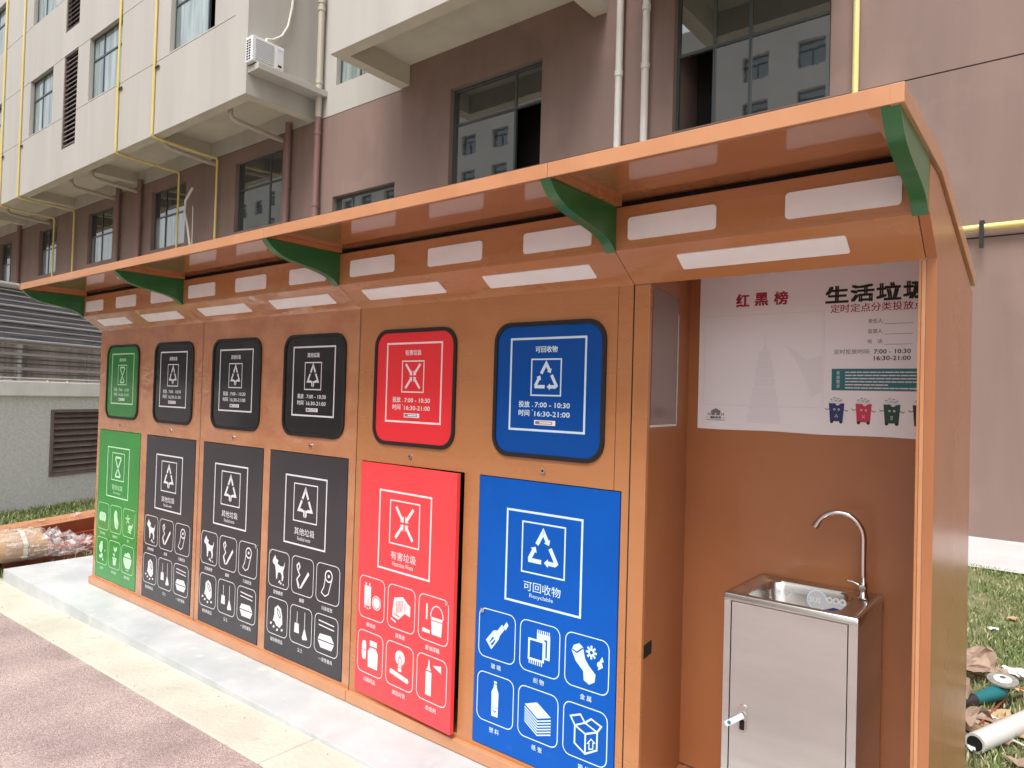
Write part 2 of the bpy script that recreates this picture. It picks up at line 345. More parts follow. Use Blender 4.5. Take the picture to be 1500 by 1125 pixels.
def symbol(g, kind, cx, cy, sz, k, l=0):
    """the waste class symbols; sz = half width"""
    if kind == 'recycle':
        T = (cx, cy+sz*.95); A = (cx-sz*.95, cy-sz*.7); B = (cx+sz*.95, cy-sz*.7); w_ = sz*.24
        lerp = lambda p, q, t: (p[0]+(q[0]-p[0])*t, p[1]+(q[1]-p[1])*t)
        g.line([lerp(A, T, .56), lerp(A, T, .93), T, lerp(T, B, .08)], w_, k, l); arrow_seg(g, lerp(T, B, .07), lerp(T, B, .42), w_, k, True, l)
        g.line([lerp(T, B, .5), lerp(T, B, .95), lerp(B, A, .06)], w_, k, l); arrow_seg(g, lerp(B, A, .04), lerp(B, A, .45), w_, k, True, l)
        g.line([lerp(B, A, .55), lerp(B, A, .96), lerp(A, T, .06)], w_, k, l); arrow_seg(g, lerp(A, T, .04), lerp(A, T, .48), w_, k, True, l)
    elif kind == 'residual':
        w_ = sz*.22; T = (cx, cy+sz)
        lerp = lambda p, q, t: (p[0]+(q[0]-p[0])*t, p[1]+(q[1]-p[1])*t)
        A = (cx-sz*.8, cy-sz*.55); B = (cx+sz*.8, cy-sz*.55)
        g.line([lerp(T, A, .45), lerp(T, A, .06), T, lerp(T, B, .06), lerp(T, B, .45)], w_, k, l)
        g.line([lerp(T, A, .53), A, (cx-sz*.28, cy-sz*.55)], w_, k, l); g.line([lerp(T, B, .53), B, (cx+sz*.28, cy-sz*.55)], w_, k, l)
        g.poly([(cx-sz*.42, cy-sz*.52), (cx-.04*sz, cy-sz*.52), (cx-.04*sz, cy-sz*1.1), (cx-sz*.2, cy-sz*.95), (cx-sz*.2, cy-sz*.75)], k, l)
        g.poly([(cx+sz*.42, cy-sz*.52), (cx+sz*.2, cy-sz*.75), (cx+sz*.2, cy-sz*.95), (cx+.04*sz, cy-sz*1.1), (cx+.04*sz, cy-sz*.52)], k, l)
    elif kind == 'hazard':
        for sx in (-1, 1):
            for sy in (-1, 1):
                g.line([(cx+sx*sz*.85, cy+sy*sz*1.0), (cx+sx*sz*.22, cy+sy*sz*.24)], sz*.22, k, l)
                g.poly([(cx+sx*sz*.07, cy+sy*sz*.06), (cx+sx*sz*.42, cy+sy*sz*.09), (cx+sx*sz*.09, cy+sy*sz*.5)], k, l)
    elif kind == 'food':
        w_ = sz*.2
        g.line([(cx-sz*.55, cy+sz*.95), (cx+sz*.55, cy+sz*.95), (cx+sz*.62, cy+sz*.75), (cx+sz*.12, cy), (cx-sz*.55, cy-sz*.9), (cx-sz*.45, cy-sz*1.02), (cx+sz*.45, cy-sz*1.02), (cx+sz*.55, cy-sz*.9), (cx-sz*.12, cy), (cx-sz*.62, cy+sz*.75)], w_, k, l, True)
# icon drawings in a unit square
def icon(g, kind, x, y, w_, h_, k, bg):
    X = lambda a, b: (x+a*w_, y+b*h_)
    P = lambda pts, kk=None, l=0: g.poly([X(*q) for q in pts], kk or k, l)
    L = lambda pts, t=.04, kk=None, l=0, c=False: g.line([X(*q) for q in pts], t*w_, kk or k, l, c)
    C = lambda a, b, r, kk=None, l=0, ry=None: g.circ(*X(a, b), r*w_, kk or k, l, ry=(ry or r)*w_)
    Rg = lambda a, b, r, t=.04, l=0: g.ring(*X(a, b), r*w_, t*w_, k, l)
    if kind == 'bottle':
        P([(.16, .34), (.34, .16), (.56, .42), (.60, .52), (.74, .68), (.66, .78), (.52, .62), (.40, .60)]); P([(.70, .74), (.77, .67), (.86, .80), (.80, .87)])
        P([(.28, .32), (.36, .24), (.47, .38), (.38, .46)], bg, 1); L([(.32, .30), (.43, .41)], .04, k, 2)
    elif kind == 'textile':
        P([(.42, .30), (.80, .30), (.80, .82), (.42, .82)]); P([(.20, .20), (.62, .20), (.62, .66), (.20, .66)], bg, 1)
        L([(.20, .24), (.62, .24), (.62, .66), (.20, .66)], .05, k, 2, True); L([(.70, .34), (.70, .70), (.64, .70)], .04, bg, 2)
        for i in range(7): L([(.22+i*.06, .24), (.22+i*.06, .13)], .028, k, 2); L([(.44+i*.055, .82), (.44+i*.055, .90)], .028)
    elif kind == 'can':
        P([(.10, .68), (.16, .80), (.30, .86), (.40, .80), (.46, .58), (.56, .46), (.74, .32), (.72, .16), (.58, .08), (.44, .14), (.42, .32), (.22, .48)])
        L([(.12, .70), (.24, .66), (.40, .78)], .03, bg, 1)
        C(.62, .74, .08); [L([(.62+.06*math.cos(a), .74+.06*math.sin(a)), (.62+.14*math.cos(a), .74+.14*math.sin(a))], .05) for a in [i*pi/4 for i in range(8)]]; C(.62, .74, .04, bg, 1)
        C(.84, .54, .07); P([(.80, .56), (.94, .62), (.90, .72)]); L([(.80, .44), (.92, .52)], .03)
    elif kind == 'petbottle':
        P([(.40, .12), (.60, .12), (.61, .66), (.55, .78), (.55, .84), (.46, .84), (.46, .78), (.39, .66)]); P([(.46, .86), (.55, .86), (.55, .91), (.46, .91)])
        L([(.46, .26), (.50, .22), (.56, .26)], .02, bg, 1); C(.45, .32, .015, bg, 1); C(.55, .32, .015, bg, 1)
    elif kind == 'paper':
        P([(.12, .66), (.48, .78), (.88, .56), (.50, .44)])
        for i in range(6): q = .06*i; L([(.12, .60-q), (.50, .385-q), (.88, .50-q)], .03)
    elif kind == 'carton':
        L([(.24, .60), (.52, .50), (.82, .62), (.82, .26), (.52, .10), (.24, .24)], .04, k, 0, True); L([(.52, .50), (.52, .10)], .04); L([(.24, .60), (.50, .72), (.82, .62)], .035)
        L([(.24, .60), (.12, .76), (.38, .86), (.50, .72)], .04); L([(.82, .62), (.92, .76), (.66, .84), (.50, .72)], .04)
        L([(.62, .22), (.62, .34), (.58, .33), (.67, .44), (.76, .39), (.72, .38), (.72, .26)], .025, k, 0, True)
    elif kind == 'battery':
        P([(.16, .28), (.46, .28), (.46, .80), (.16, .80)]); P([(.20, .82), (.26, .82), (.26, .88), (.20, .88)]); P([(.36, .82), (.42, .82), (.42, .88), (.36, .88)])
        C(.72, .42, .15); Rg(.72, .42, .19, .025); P([(.18, .22), (.24, .22), (.24, .26), (.18, .26)]); P([(.40, .22), (.46, .22), (.46, .26), (.40, .26)]); L([(.28, .22), (.36, .20)], .03)
        L([(.34, .30), (.34, .50)], .02, bg, 1)
    elif kind == 'cartridge':
        P([(.14, .36), (.20, .72), (.56, .80), (.78, .66), (.88, .62), (.88, .36), (.66, .40), (.40, .20), (.14, .24)])
        for i in range(5): L([(.30+i*.06, .34+i*.02), (.32+i*.06, .66+i*.01)], .022, bg, 1)
        L([(.22, .32), (.44, .28)], .03, bg, 1); L([(.66, .44), (.66, .66)], .02, bg, 1); P([(.08, .20), (.30, .14), (.30, .10), (.08, .16)])
    elif kind == 'paint':
        P([(.46, .14), (.82, .14), (.86, .56), (.42, .56)]); g.line([X(.64+.24*math.cos(a), .56+.28*math.sin(a)) for a in [i*pi/10 for i in range(11)]], .03*w_, k)
        P([(.22, .46), (.28, .46), (.28, .84), (.22, .84)]); P([(.08, .14), (.38, .14), (.40, .22), (.10, .24)]); L([(.42, .48), (.86, .48)], .02, bg, 1)
    elif kind == 'medicine':
        P([(.42, .14), (.84, .14), (.86, .54), (.76, .66), (.50, .66), (.40, .54)]); P([(.48, .70), (.80, .70), (.80, .84), (.48, .84)])
        P([(.16, .30), (.30, .30), (.32, .44), (.32, .66), (.30, .78), (.16, .78), (.12, .66), (.12, .44)]); L([(.12, .54), (.32, .54)], .02, bg, 1)
    elif kind == 'lamp':
        C(.52, .70, .20); P([(.44, .56), (.60, .56), (.59, .36), (.45, .36)]); L([(.46, .50), (.46, .68), (.52, .74), (.58, .68), (.58, .50)], .022, bg, 1); L([(.44, .46), (.60, .46)], .02, bg, 1)
        P([(.12, .24), (.86, .14), (.90, .20), (.86, .26), (.14, .36), (.10, .30)])
    elif kind == 'spray':
        P([(.28, .10), (.50, .10), (.50, .66), (.28, .66)]); P([(.30, .69), (.48, .69), (.42, .80), (.42, .92), (.38, .96), (.36, .80)]); P([(.54, .84), (.86, .90), (.86, .72)])
    elif kind == 'dog':
        P([(.22, .84), (.28, .90), (.34, .80), (.46, .76), (.42, .66), (.60, .60), (.76, .62), (.84, .78), (.80, .58), (.74, .46), (.78, .30), (.74, .18), (.68, .18), (.68, .34), (.60, .42), (.46, .40), (.42, .20), (.36, .20), (.34, .42), (.28, .60), (.16, .64), (.14, .72)])
        C(.54, .12, .035); C(.64, .10, .04); C(.58, .16, .03); C(.78, .08, .03)
    elif kind == 'cigarette':
        P([(.36, .14), (.46, .14), (.86, .60), (.80, .68)]); L([(.34, .20), (.22, .38), (.36, .52), (.24, .66), (.20, .78), (.30, .86), (.36, .76), (.30, .66)], .05)
        L([(.46, .22), (.40, .28)], .03, bg, 1); L([(.20, .38), (.30, .16), (.36, .14)], .045)
    elif kind == 'tissue':
        Rg(.54, .72, .17, .045); C(.54, .72, .05); L([(.38, .66), (.32, .40), (.20, .22), (.38, .14), (.54, .22), (.62, .44), (.70, .66)], .035)
    elif kind == 'ceramic':
        P([(.34, .74), (.52, .86), (.70, .78), (.78, .58), (.80, .34), (.66, .20), (.46, .24), (.34, .36), (.26, .34), (.34, .54)]); L([(.50, .76), (.62, .70), (.70, .54), (.64, .50), (.52, .62)], .03, bg, 1, True)
        [P([(a, b), (a+.10, b+.01), (a+.12, b+.07), (a+.03, b+.08)]) for a, b in ((.10, .22), (.26, .14), (.46, .08), (.72, .12))]
    elif kind == 'dust':
        P([(.16, .26), (.42, .26), (.40, .54), (.18, .54)]); L([(.30, .54), (.30, .88)], .025)
        L([(.70, .40), (.70, .92)], .025); P([(.68, .44), (.73, .44), (.86, .16), (.76, .14), (.62, .12), (.58, .18)])
    elif kind == 'tableware':
        L([(.12, .86), (.88, .82)], .035); L([(.12, .74), (.88, .70)], .035)
        P([(.20, .50), (.74, .52), (.90, .34), (.10, .34)]); P([(.10, .31), (.90, .31), (.78, .12), (.24, .12)])
    elif kind == 'bread':
        [C(.22+i*.11, .46+(i % 2)*.02, .13, None, 0, .2) for i in range(5)]; [L([(.30+i*.12, .30), (.28+i*.12, .62)], .015, bg, 1) for i in range(4)]
    elif kind == 'cabbage':
        P([(.50, .88), (.62, .80), (.66, .60), (.74, .40), (.70, .20), (.60, .10), (.48, .16), (.40, .30), (.34, .50), (.32, .70), (.38, .82)]); L([(.52, .76), (.54, .50), (.62, .22)], .025, bg, 1)
        L([(.70, .50), (.80, .36), (.76, .18), (.66, .12)], .03)
    elif kind == 'flower':
        for i in range(5):
            a = i*2*pi/5+.4; P([(.40, .64), (.40+.12*math.cos(a-.3), .64+.10*math.sin(a-.3)), (.40+.28*math.cos(a), .64+.24*math.sin(a)), (.40+.12*math.cos(a+.3), .64+.10*math.sin(a+.3))])
        C(.62, .32, .17, None, 0, .13); L([(.50, .34), (.72, .28)], .02, bg, 1); P([(.72, .40), (.92, .56), (.84, .34)]); P([(.34, .16), (.80, .12), (.66, .20)])
    elif kind == 'maize':
        P([(.36, .86), (.52, .90), (.56, .60), (.44, .40), (.28, .44), (.18, .62)]); C(.48, .30, .11); P([(.30, .34), (.42, .22), (.30, .16), (.20, .24)]); C(.76, .52, .03); C(.86, .56, .03); C(.62, .16, .06)
    elif kind == 'potplant':
        P([(.32, .40), (.74, .40), (.74, .34), (.32, .34)]); P([(.36, .32), (.70, .32), (.64, .10), (.42, .10)]); L([(.52, .40), (.54, .64)], .03)
        P([(.54, .62), (.42, .70), (.40, .84), (.52, .78)]); P([(.54, .62), (.58, .80), (.74, .86), (.72, .70)]); P([(.52, .44), (.36, .50), (.34, .56), (.50, .52)])
    elif kind == 'bowl':
        P([(.10, .56), (.90, .56), (.86, .36), (.70, .16), (.32, .16), (.14, .36)]); P([(.16, .60), (.28, .74), (.42, .72), (.52, .80), (.70, .76), (.84, .60)]); L([(.36, .09), (.64, .09)], .025)

# ================================================================== SETTING
def sheet(name, pts, z, k, **kw):
    mb = MB(); mb.face([(x, y, z) for x, y in pts], k); return mb.build(name, kind='structure', **kw)
sheet('ground', [(-180, -120), (120, -120), (120, 120), (-180, 120)], -.135, 'soil')
def gz(x): return -.107+.079*min(1, max(0, (x+4.9)/3.8))       # the paving rises gently to the right
mb = MB(); xs = [-60, -4.9, -1.1, 30]
for a, b in zip(xs, xs[1:]): mb.face([(a, -16, gz(a)), (b, -16, gz(b)), (b, -.585, gz(b)), (a, -.585, gz(a))], 'asphalt')
mb.build('road', kind='structure')
for a, b in ((-40, -4.9), (-4.896, -1.10), (-1.096, 3.2), (3.206, 20)):
    mb = MB(); za, zb = gz(a)+.008, gz(b)+.008
    mb.raw([(a, -.61, -.3), (b, -.61, -.3), (b, -.30, -.3), (a, -.30, -.3), (a, -.61, za), (b, -.61, zb), (b, -.30, zb), (a, -.30, za)], [(0, 3, 2, 1), (4, 5, 6, 7), (0, 1, 5, 4), (1, 2, 6, 5), (2, 3, 7, 6), (3, 0, 4, 7)], 'cream')
    mb.build('kerb_strip', bevel=.006, kind='structure')
mb = MB(); mb.prism([(-5.44, -.325), (-5.50, 1.0), (1.52, 1.0), (1.50, -.33)], -.25, 0, 'pad', 'z'); mb.build('concrete_pad', bevel=.008, kind='structure')
sheet('wall_apron', [(-60, 6.8), (30, 6.72), (30, 8.9), (-60, 8.9)], -.11, 'apron')

# ---- grass
def grass(name, n, pf, hmin, hmax, label, dry=.35, wd=.004):
    P = pf(n); n = len(P); h = rng.uniform(hmin, hmax, n)*np.where(rng.random(n) < .1, 1.5, 1); a = rng.uniform(0, 2*pi, n); ln = rng.uniform(.1, 1.0, n)*h
    a2 = rng.uniform(0, 2*pi, n); wv = wd*rng.uniform(.6, 1.5, n)
    b = np.stack([np.cos(a2)*wv, np.sin(a2)*wv, 0*a], 1); d = np.stack([np.cos(a)*ln, np.sin(a)*ln, h], 1)
    mid = P+d*np.array([.35, .35, .6]); tip = P+d
    V = np.stack([P-b, P+b, mid+b*.8, mid-b*.8, tip], 1).reshape(-1, 3)
    i = np.arange(n)*5
    me = bpy.data.meshes.new(name)
    F = [(int(q), int(q)+1, int(q)+2, int(q)+3) for q in i]+[(int(q)+3, int(q)+2, int(q)+4) for q in i]
    me.from_pydata(V.tolist(), [], F); me.materials.append(M['grass'])
    clump = .5+.5*np.sin(P[:, 0]*5+1.3*np.sin(P[:, 1]*3))*np.cos(P[:, 1]*4.2+P[:, 0]*2)
    tone = np.clip(rng.random(n)*.65+clump*.3*dry/.35*.8, 0, 1); tone = np.where(rng.random(n) < dry*.35, .98, tone)
    at = me.attributes.new('tone', 'FLOAT', 'POINT'); at.data.foreach_set('value', np.repeat(tone, 5).astype(np.float32))
    o = bpy.data.objects.new(name, me); COL.objects.link(o); setp(o, label, 'grass', kind='stuff')
def pf_right(n):
    y = 1.05+5.8*rng.random(n)**1.35; x = .1+(3.2)*rng.random(n)
    pat = np.sin(x*4.1+np.sin(y*2.7)*1.6)*np.cos(y*3.3+x*1.9)
    keep = (rng.random(n) < np.where((y > 1.9) & (y < 3.4), .5, 1)*np.clip(.62+.7*pat, .10, 1))
    return np.stack([x, y, np.full(n, -.134)], 1)[keep]
grass('lawn_grass', 95000, pf_right, .02, .05, 'patchy green and straw coloured lawn grass between the kiosk end and the brown wall', .4)
def pf_left(n):
    t = rng.random(n); x = -10.2+5.4*t; y = -1.0+4.6*rng.random(n)
    k = (x > -9.1-.416*(y-.658)+.03) & ~((x > -5.55) & (y < 1.0)) & ~(y < -.6+.0*x)
    return np.stack([x, y, np.full(n, -.134)], 1)[k]
grass('verge_grass', 60000, pf_left, .03, .09, 'strip of green verge grass along the foot of the grey roughcast wall', .25, .006)

# ================================================================== APARTMENT BUILDING
Y = 8.9
bld = empty('apartment_building', (-10, 8.9, 0), 'long apartment block with brown lower wall and beige projecting upper storeys behind the kiosk', 'building')
def wallm(x, z): return 'beige' if (z > 8.82 and x < -11.0) else 'brown'
WB = [  # x0,x1,z0,z1, transom z, mullions, open cell (col,row) , mats
    (-9.40, -6.85, 6.27, 8.43, 7.62, [-7.62], {(1, 0)}, ('glass', 'glass')),
    (-3.97, -1.37, 6.29, 9.2, 7.66, [-3.28, -2.66], {(0, 0)}, ('glass', 'glass')),
    (-13.57, -12.2, 9.58, 11.6, 11.0, [-12.75], set(), ('glass_pale', 'glass_pale')),
    (-13.56, -11.17, 5.0, 6.65, 6.1, [-12.9], set(), ('glass_pale', 'glass')),
    (-18.38, -15.9, 6.32, 8.43, 7.6, [-16.7], set(), ('glass', 'glass')),
    (-23.9, -21.45, 6.37, 8.43, 7.5, [-23.1], set(), ('glass_pale', 'glass')),
    (-29.43, -27.1, 6.42, 8.45, 7.5, [-28.4], set(), ('glass_pale', 'glass')),
    (-34.9, -32.8, 6.42, 8.45, 7.55, [-34.1], set(), ('glass_pale', 'glass')),
    (-40.3, -38.6, 6.5, 8.45, 7.4, [-39.2], set(), ('glass_pale', 'glass'))]
rects = [(a, b, c, d, 1.0, 'room') for a, b, c, d, *_ in WB]
GD = .018
rects += [(-60, 14, 6.245, 6.265, GD, 'groove'), (-60, 14, 3.88, 3.90, GD, 'groove'), (-60, -11.0, 8.81, 8.83, GD, 'groove')]
for xx in (-13.9, -5.35): pass
mb = MB(); facade(mb, -60, 14, -.3, 20, Y, rects, wallm)
mb.build('wall', bld)
def window(x0, x1, z0, z1, y, tr, mul, openc, mats, dep=.13, fw=.05):
    mb = MB(); ya, yb = y+dep, y+dep+.06; e = .002
    mb.box(x0+e, x0+fw, ya, yb, z0+e, z1-e, 'frame'); mb.box(x1-fw, x1-e, ya, yb, z0+e, z1-e, 'frame')
    mb.box(x0+fw, x1-fw, ya, yb, z0+e, z0+fw, 'frame'); mb.box(x0+fw, x1-fw, ya, yb, z1-fw, z1-e, 'frame')
    mb.box(x0+fw, x1-fw, ya-.004, yb, tr-fw/2, tr+fw/2, 'frame')
    for q in mul:
        mb.box(q-fw/2, q+fw/2, ya, yb, z0+fw, tr-fw/2, 'frame'); mb.box(q-fw/2, q+fw/2, ya, yb, tr+fw/2, z1-fw, 'frame')
    wn = mb.build('window', bld)
    xs = [x0+fw]+[q for m_ in mul for q in (m_-fw/2, m_+fw/2)]+[x1-fw]
    for i in range(0, len(xs), 2):
        for r, (za, zb) in enumerate(((z0+fw, tr-fw/2), (tr+fw/2, z1-fw))):
            if (i//2, r) in openc: continue
            p = MB(); tl = rng.uniform(-.006, .006)
            cx_, cz_ = (xs[i]+xs[i+1])/2, (za+zb)/2      # every pane sits a little out of true
            mt = Matrix.Translation((cx_, ya+.028, cz_)) @ Matrix.Rotation(tl, 4, 'Z') @ Matrix.Rotation(rng.uniform(-.005, .005), 4, 'X')
            p.box(-(xs[i+1]-xs[i])/2, (xs[i+1]-xs[i])/2, -.004, .004, -(zb-za)/2, (zb-za)/2, mats[r], mt); p.build('pane', wn)
    return wn
for a in WB: window(a[0], a[1], a[2], a[3], Y, *a[4:])
# upper projecting blocks
OB = (-60, -14.4); OC = (-11.05, -5.35); OD = (-4.4, -1.15)
YO = 6.85
W1 = []
for z0, z1, tr in ((11.03, 13.15, 12.4), (15.3, 17.4, 16.7)):
    W1 += [(-18.5, -16.02, z0, z1, tr, [-16.62], {(1, 0)}), (-24.22, -21.7, z0, z1, tr, [-23.4], set()), (-29.83, -27.5, z0, z1, tr, [-28.9, -27.9], set()),
           (-35.6, -33.25, z0, z1, tr, [-34.6], set()), (-41.2, -38.9, z0, z1, tr, [-40.2], set())]
rects = [(a[0], a[1], a[2], a[3], .9, 'room') for a in W1]+[(-26.45, -25.22, 9.83, 13.17, .16, 'void'), (-26.45, -25.22, 14.0, 17.3, .16, 'void')]
rects += [(-60, -15.0, 10.97, 10.99, GD, 'groove'), (-60, -14.6, 13.13, 13.15, GD, 'groove'), (-60, -14.6, 15.28, 15.30, GD, 'groove')]
mb = MB(); facade(mb, OB[0], OB[1], 8.86, 20, YO, rects, lambda x, z: 'beige')
mb.face([(OB[1], YO, 8.86), (OB[1], Y, 8.86), (OB[1], Y, 20), (OB[1], YO, 20)], 'beige')
mb.build('projecting_block', bld)
for a in W1: window(a[0], a[1], a[2], a[3], YO, a[4], a[5], a[6], ('glass_pale', 'glass_pale'))
def louver(x0, x1, z0, z1, y, parent, fr=.05, pitch=.165, k='louver'):
    mb = MB(); e = .002
    mb.box(x0+e, x0+fr, y+.02, y+.1, z0+e, z1-e, k); mb.box(x1-fr, x1-e, y+.02, y+.1, z0+e, z1-e, k)
    mb.box(x0+fr, x1-fr, y+.02, y+.1, z0+e, z0+fr, k); mb.box(x0+fr, x1-fr, y+.02, y+.1, z1-fr, z1-e, k)
    lv = mb.build('louver_grille', parent); me = None; z = z0+fr+pitch*.6
    while z < z1-fr-.02:
        s_ = MB(); s_.prism([(a+y+.06, b+z) for a, b in ((-.03, -.05), (.03, .05), (.045, .045), (-.015, -.055))], x0+fr, x1-fr, k, 'x')
        if me is None: o = s_.build('slat', lv, loc=(0, y+.06, z)); me = o.data; s0 = o
        else:
            o = s0.copy(); COL.objects.link(o); o.location.z = z-bld.location.z
        z += pitch
    return lv
louver(-26.45, -25.22, 9.83, 13.17, YO, bld); louver(-26.45, -25.22, 14.0, 17.3, YO, bld)
# block over the middle window, and the next one to the right, above the frame
for (x0, x1) in (OC, OD):
    mb = MB(); facade(mb, x0, x1, 8.86, 20, YO, [], lambda x, z: 'beige')
    for xx in (x0, x1): mb.face([(xx, YO, 8.86), (xx, Y, 8.86), (xx, Y, 20), (xx, YO, 20)], 'beige')
    mb.build('projecting_block', bld)
for (x0, x1), cross in ((OB, (-20.2, -25.4, -31.3, -37, -43)), (OC, ()), (OD, ())):
    mb = MB(); mb.box(x0+.3, x1-.3, YO+.003, YO+.30, 8.857, 9.38, 'beige2')
    mb.build('edge_beam', bld)
    for xa in (x0+.003, x1-.30)+cross:
        mb = MB(); mb.box(xa, xa+.297, YO+.003 if xa in (x0+.003, x1-.30) else YO+.302, Y-.003, 8.857 if xa not in cross else 8.98, 9.38, 'beige2'); mb.build('cross_beam', bld)
    mb = MB(); mb.box(x0+.301, x1-.301, YO+.301, Y-.003, 9.34, 9.5, 'beige2'); mb.build('soffit', bld)
# ledge for the outdoor unit
mb = MB(); mb.box(-14.397, -13.92, 6.88, Y-.003, 9.36, 9.52, 'beige'); mb.build('ledge', bld, bevel=.01)
# outdoor air conditioner
ac = empty('air_conditioner', (-14.2, 7.2, 9.52), 'white outdoor air conditioner unit on the beige concrete ledge', 'air conditioner')
A0, A1, AZ0, AZ1, AX0, AX1 = 6.78, 7.66, 9.55, 10.18, -14.36, -14.05
mb = MB(); mb.box(AX0, AX1, A0, A1, AZ0, AZ1, 'ac_white'); mb.build('casing', ac, bevel=.02)
mb = MB(); mb.box(AX1+.001, AX1+.012, A0+.07, A0+.57, AZ0+.06, AZ1-.06, 'ac_grille'); gr = mb.build('fan_grille', ac, bevel=.004)
for i in range(11):
    b_ = MB(); z = AZ0+.085+i*.047; b_.box(AX1+.0125, AX1+.02, A0+.08, A0+.56, z, z+.012, 'ac_white'); b_.build('grille_bar', gr)
mb = MB(); mb.box(AX1+.001, AX1+.01, A0+.64, A1-.03, AZ0+.05, AZ1-.05, 'ac_white'); pn = mb.build('service_panel', ac, bevel=.003)
mb = MB(); mb.box(AX1+.0105, AX1+.02, A0+.70, A0+.80, AZ0+.10, AZ0+.15, 'dark_metal'); mb.build('handle', pn)
mb = MB(); mb.box(AX1+.0105, AX1+.013, A0+.68, A0+.82, AZ1-.12, AZ1-.10, 'ac_grille'); mb.build('badge', pn)
for r in range(8):
    for c in range(2):
        b_ = MB(); b_.box(AX0+.06+c*.1, AX0+.13+c*.1, A0-.006, A0-.001, AZ0+.06+r*.065, AZ0+.095+r*.065, 'rubber'); b_.build('side_vent', ac)
for yy in (A0+.1, A1-.14):
    b_ = MB(); b_.box(AX0, AX1, yy, yy+.05, 9.521, 9.549, 'dark_metal'); b_.build('foot', ac)
mb = MB(); mb.tube([(-14.2, 7.22, 10.18), (-14.25, 7.28, 10.32), (-14.32, 7.5, 10.42), (-14.33, 7.75, 10.62), (-14.33, 7.92, 10.95), (-14.33, 8.02, 11.5), (-14.33, 8.08, 12.4), (-14.33, 8.1, 13.5)], .035, 'hose')
mb.build('pipe_hose', ac)
# gas and drain pipes
def pipe(name, pts, r, k, label, cat, clamps=(), group=None, rings=(), kring=None, split=None):
    root = empty(name, pts[-1], label, cat, group)
    P = [Vector(p) for p in pts]; out = [P[0]]
    for i in range(1, len(P)-1):
        d1 = (P[i]-P[i-1]).normalized(); d2 = (P[i+1]-P[i]).normalized(); rr = r*2.2
        for t in (0, .5, 1): out.append(P[i]-d1*rr*(1-t)**2+d2*rr*t**2)
    out.append(P[-1]); mb = MB(); mb.tube(out, r, k, 10)
    mb.build('pipe_run', root)
    for c in clamps:
        mb = MB(); mb.box(c[0]-.02, c[0]+.25 if c[3:] == ('x',) else c[0]+.02, c[1], c[1]+(.03 if c[3:] == ('x',) else .12), c[2]-.025, c[2]+.025, 'dark_metal'); mb.tube([(c[0], c[1], c[2]-.02), (c[0], c[1], c[2]+.02)], r*1.08, 'yellow', 10); mb.build('clamp', root)
    for q in rings:
        mb = MB(); mb.tube([(q[0], q[1], q[2]-.05), (q[0], q[1], q[2]+.05)], r*1.18, kring or k, 12); mb.build('coupling', root)
    return root
for x, lab in ((-19.3, 'yellow gas pipe nearest the air conditioner, bending under the beige soffit down the brown wall'),
               (-21.75, 'yellow gas pipe running down the beige face past the large divided window beside the louvres'),
               (-30.65, 'yellow gas pipe left of the narrow upper window, dropping behind the kiosk roof'),
               (-32.85, 'far left yellow gas pipe hugging the leftmost upper windows')):
    pipe('gas_pipe', [(x, 6.8, 19), (x, 6.8, 8.80), (x, 8.8, 8.72), (x, 8.8, -.1)], .035, 'yellow', lab, 'pipe', clamps=[(x, 6.8, 10.8, 'x'), (x, 6.8, 13.3)], group='yellow gas pipes on the apartment block')
pipe('gas_pipe', [(-.99, 8.8, 18), (-.99, 8.8, 4.0), (13, 8.8, 4.0)], .045, 'yellow', 'yellow gas pipe on the plain brown wall, turning to run horizontally at right', 'pipe', clamps=[], group='yellow gas pipes on the apartment block')
mb = MB(); mb.box(.58, .63, 8.72, 8.76, 3.72, 4.06, 'dark_metal'); mb.box(.58, .63, 8.76, 8.898, 4.055, 4.09, 'dark_metal'); o = mb.build('pipe_bracket', label='dark steel bracket under the horizontal yellow pipe on the brown wall', cat='bracket')
pipe('drain_pipe', [(-5.0, 8.78, 18), (-5.0, 8.78, -.1)], .068, 'pvc', 'white drain pipe, left one of the pair beside the large dark window', 'pipe', rings=[(-5.0, 8.78, z) for z in (7.55, 9.1, 6.0)], group='white drain pipes')
pipe('drain_pipe', [(-4.46, 8.78, 18), (-4.46, 8.78, -.1)], .068, 'pvc', 'white drain pipe, right one of the pair beside the large dark window', 'pipe', rings=[(-4.46, 8.78, z) for z in (7.55, 8.6, 6.0)], group='white drain pipes')
d1 = pipe('drain_pipe', [(-14.1, 8.76, 18), (-14.1, 8.76, 8.82)], .085, 'pvc_beige', 'drain pipe in the wall corner right of the air conditioner, beige above and brown below', 'pipe', rings=[(-14.1, 8.76, z) for z in (9.75, 11.9, 11.7)])
mb = MB(); mb.tube([(-14.1, 8.76, 8.815), (-14.1, 8.76, -.1)], .085, 'pvc_brown'); mb.build('lower_run', d1)
for z in (8.4, 6.5):
    mb = MB(); mb.tube([(-14.1, 8.76, z-.05), (-14.1, 8.76, z+.05)], .1, 'pvc_brown'); mb.build('coupling', d1)
for x, lab in ((-15.48, 'brown painted downpipe right of the lower cross divided window'), (-24.6, 'brown painted downpipe between the two middle ground floor windows'), (-26.4, 'brown painted downpipe at left of the white cable'), (-37.2, 'brown painted downpipe near the far left end')):
    pipe('downpipe', [(x, 8.78, 8.98), (x, 8.78, -.1)], .09, 'pvc_brown', lab, 'pipe', rings=[(x, 8.78, 7.2)], group='brown downpipes on the lower wall')
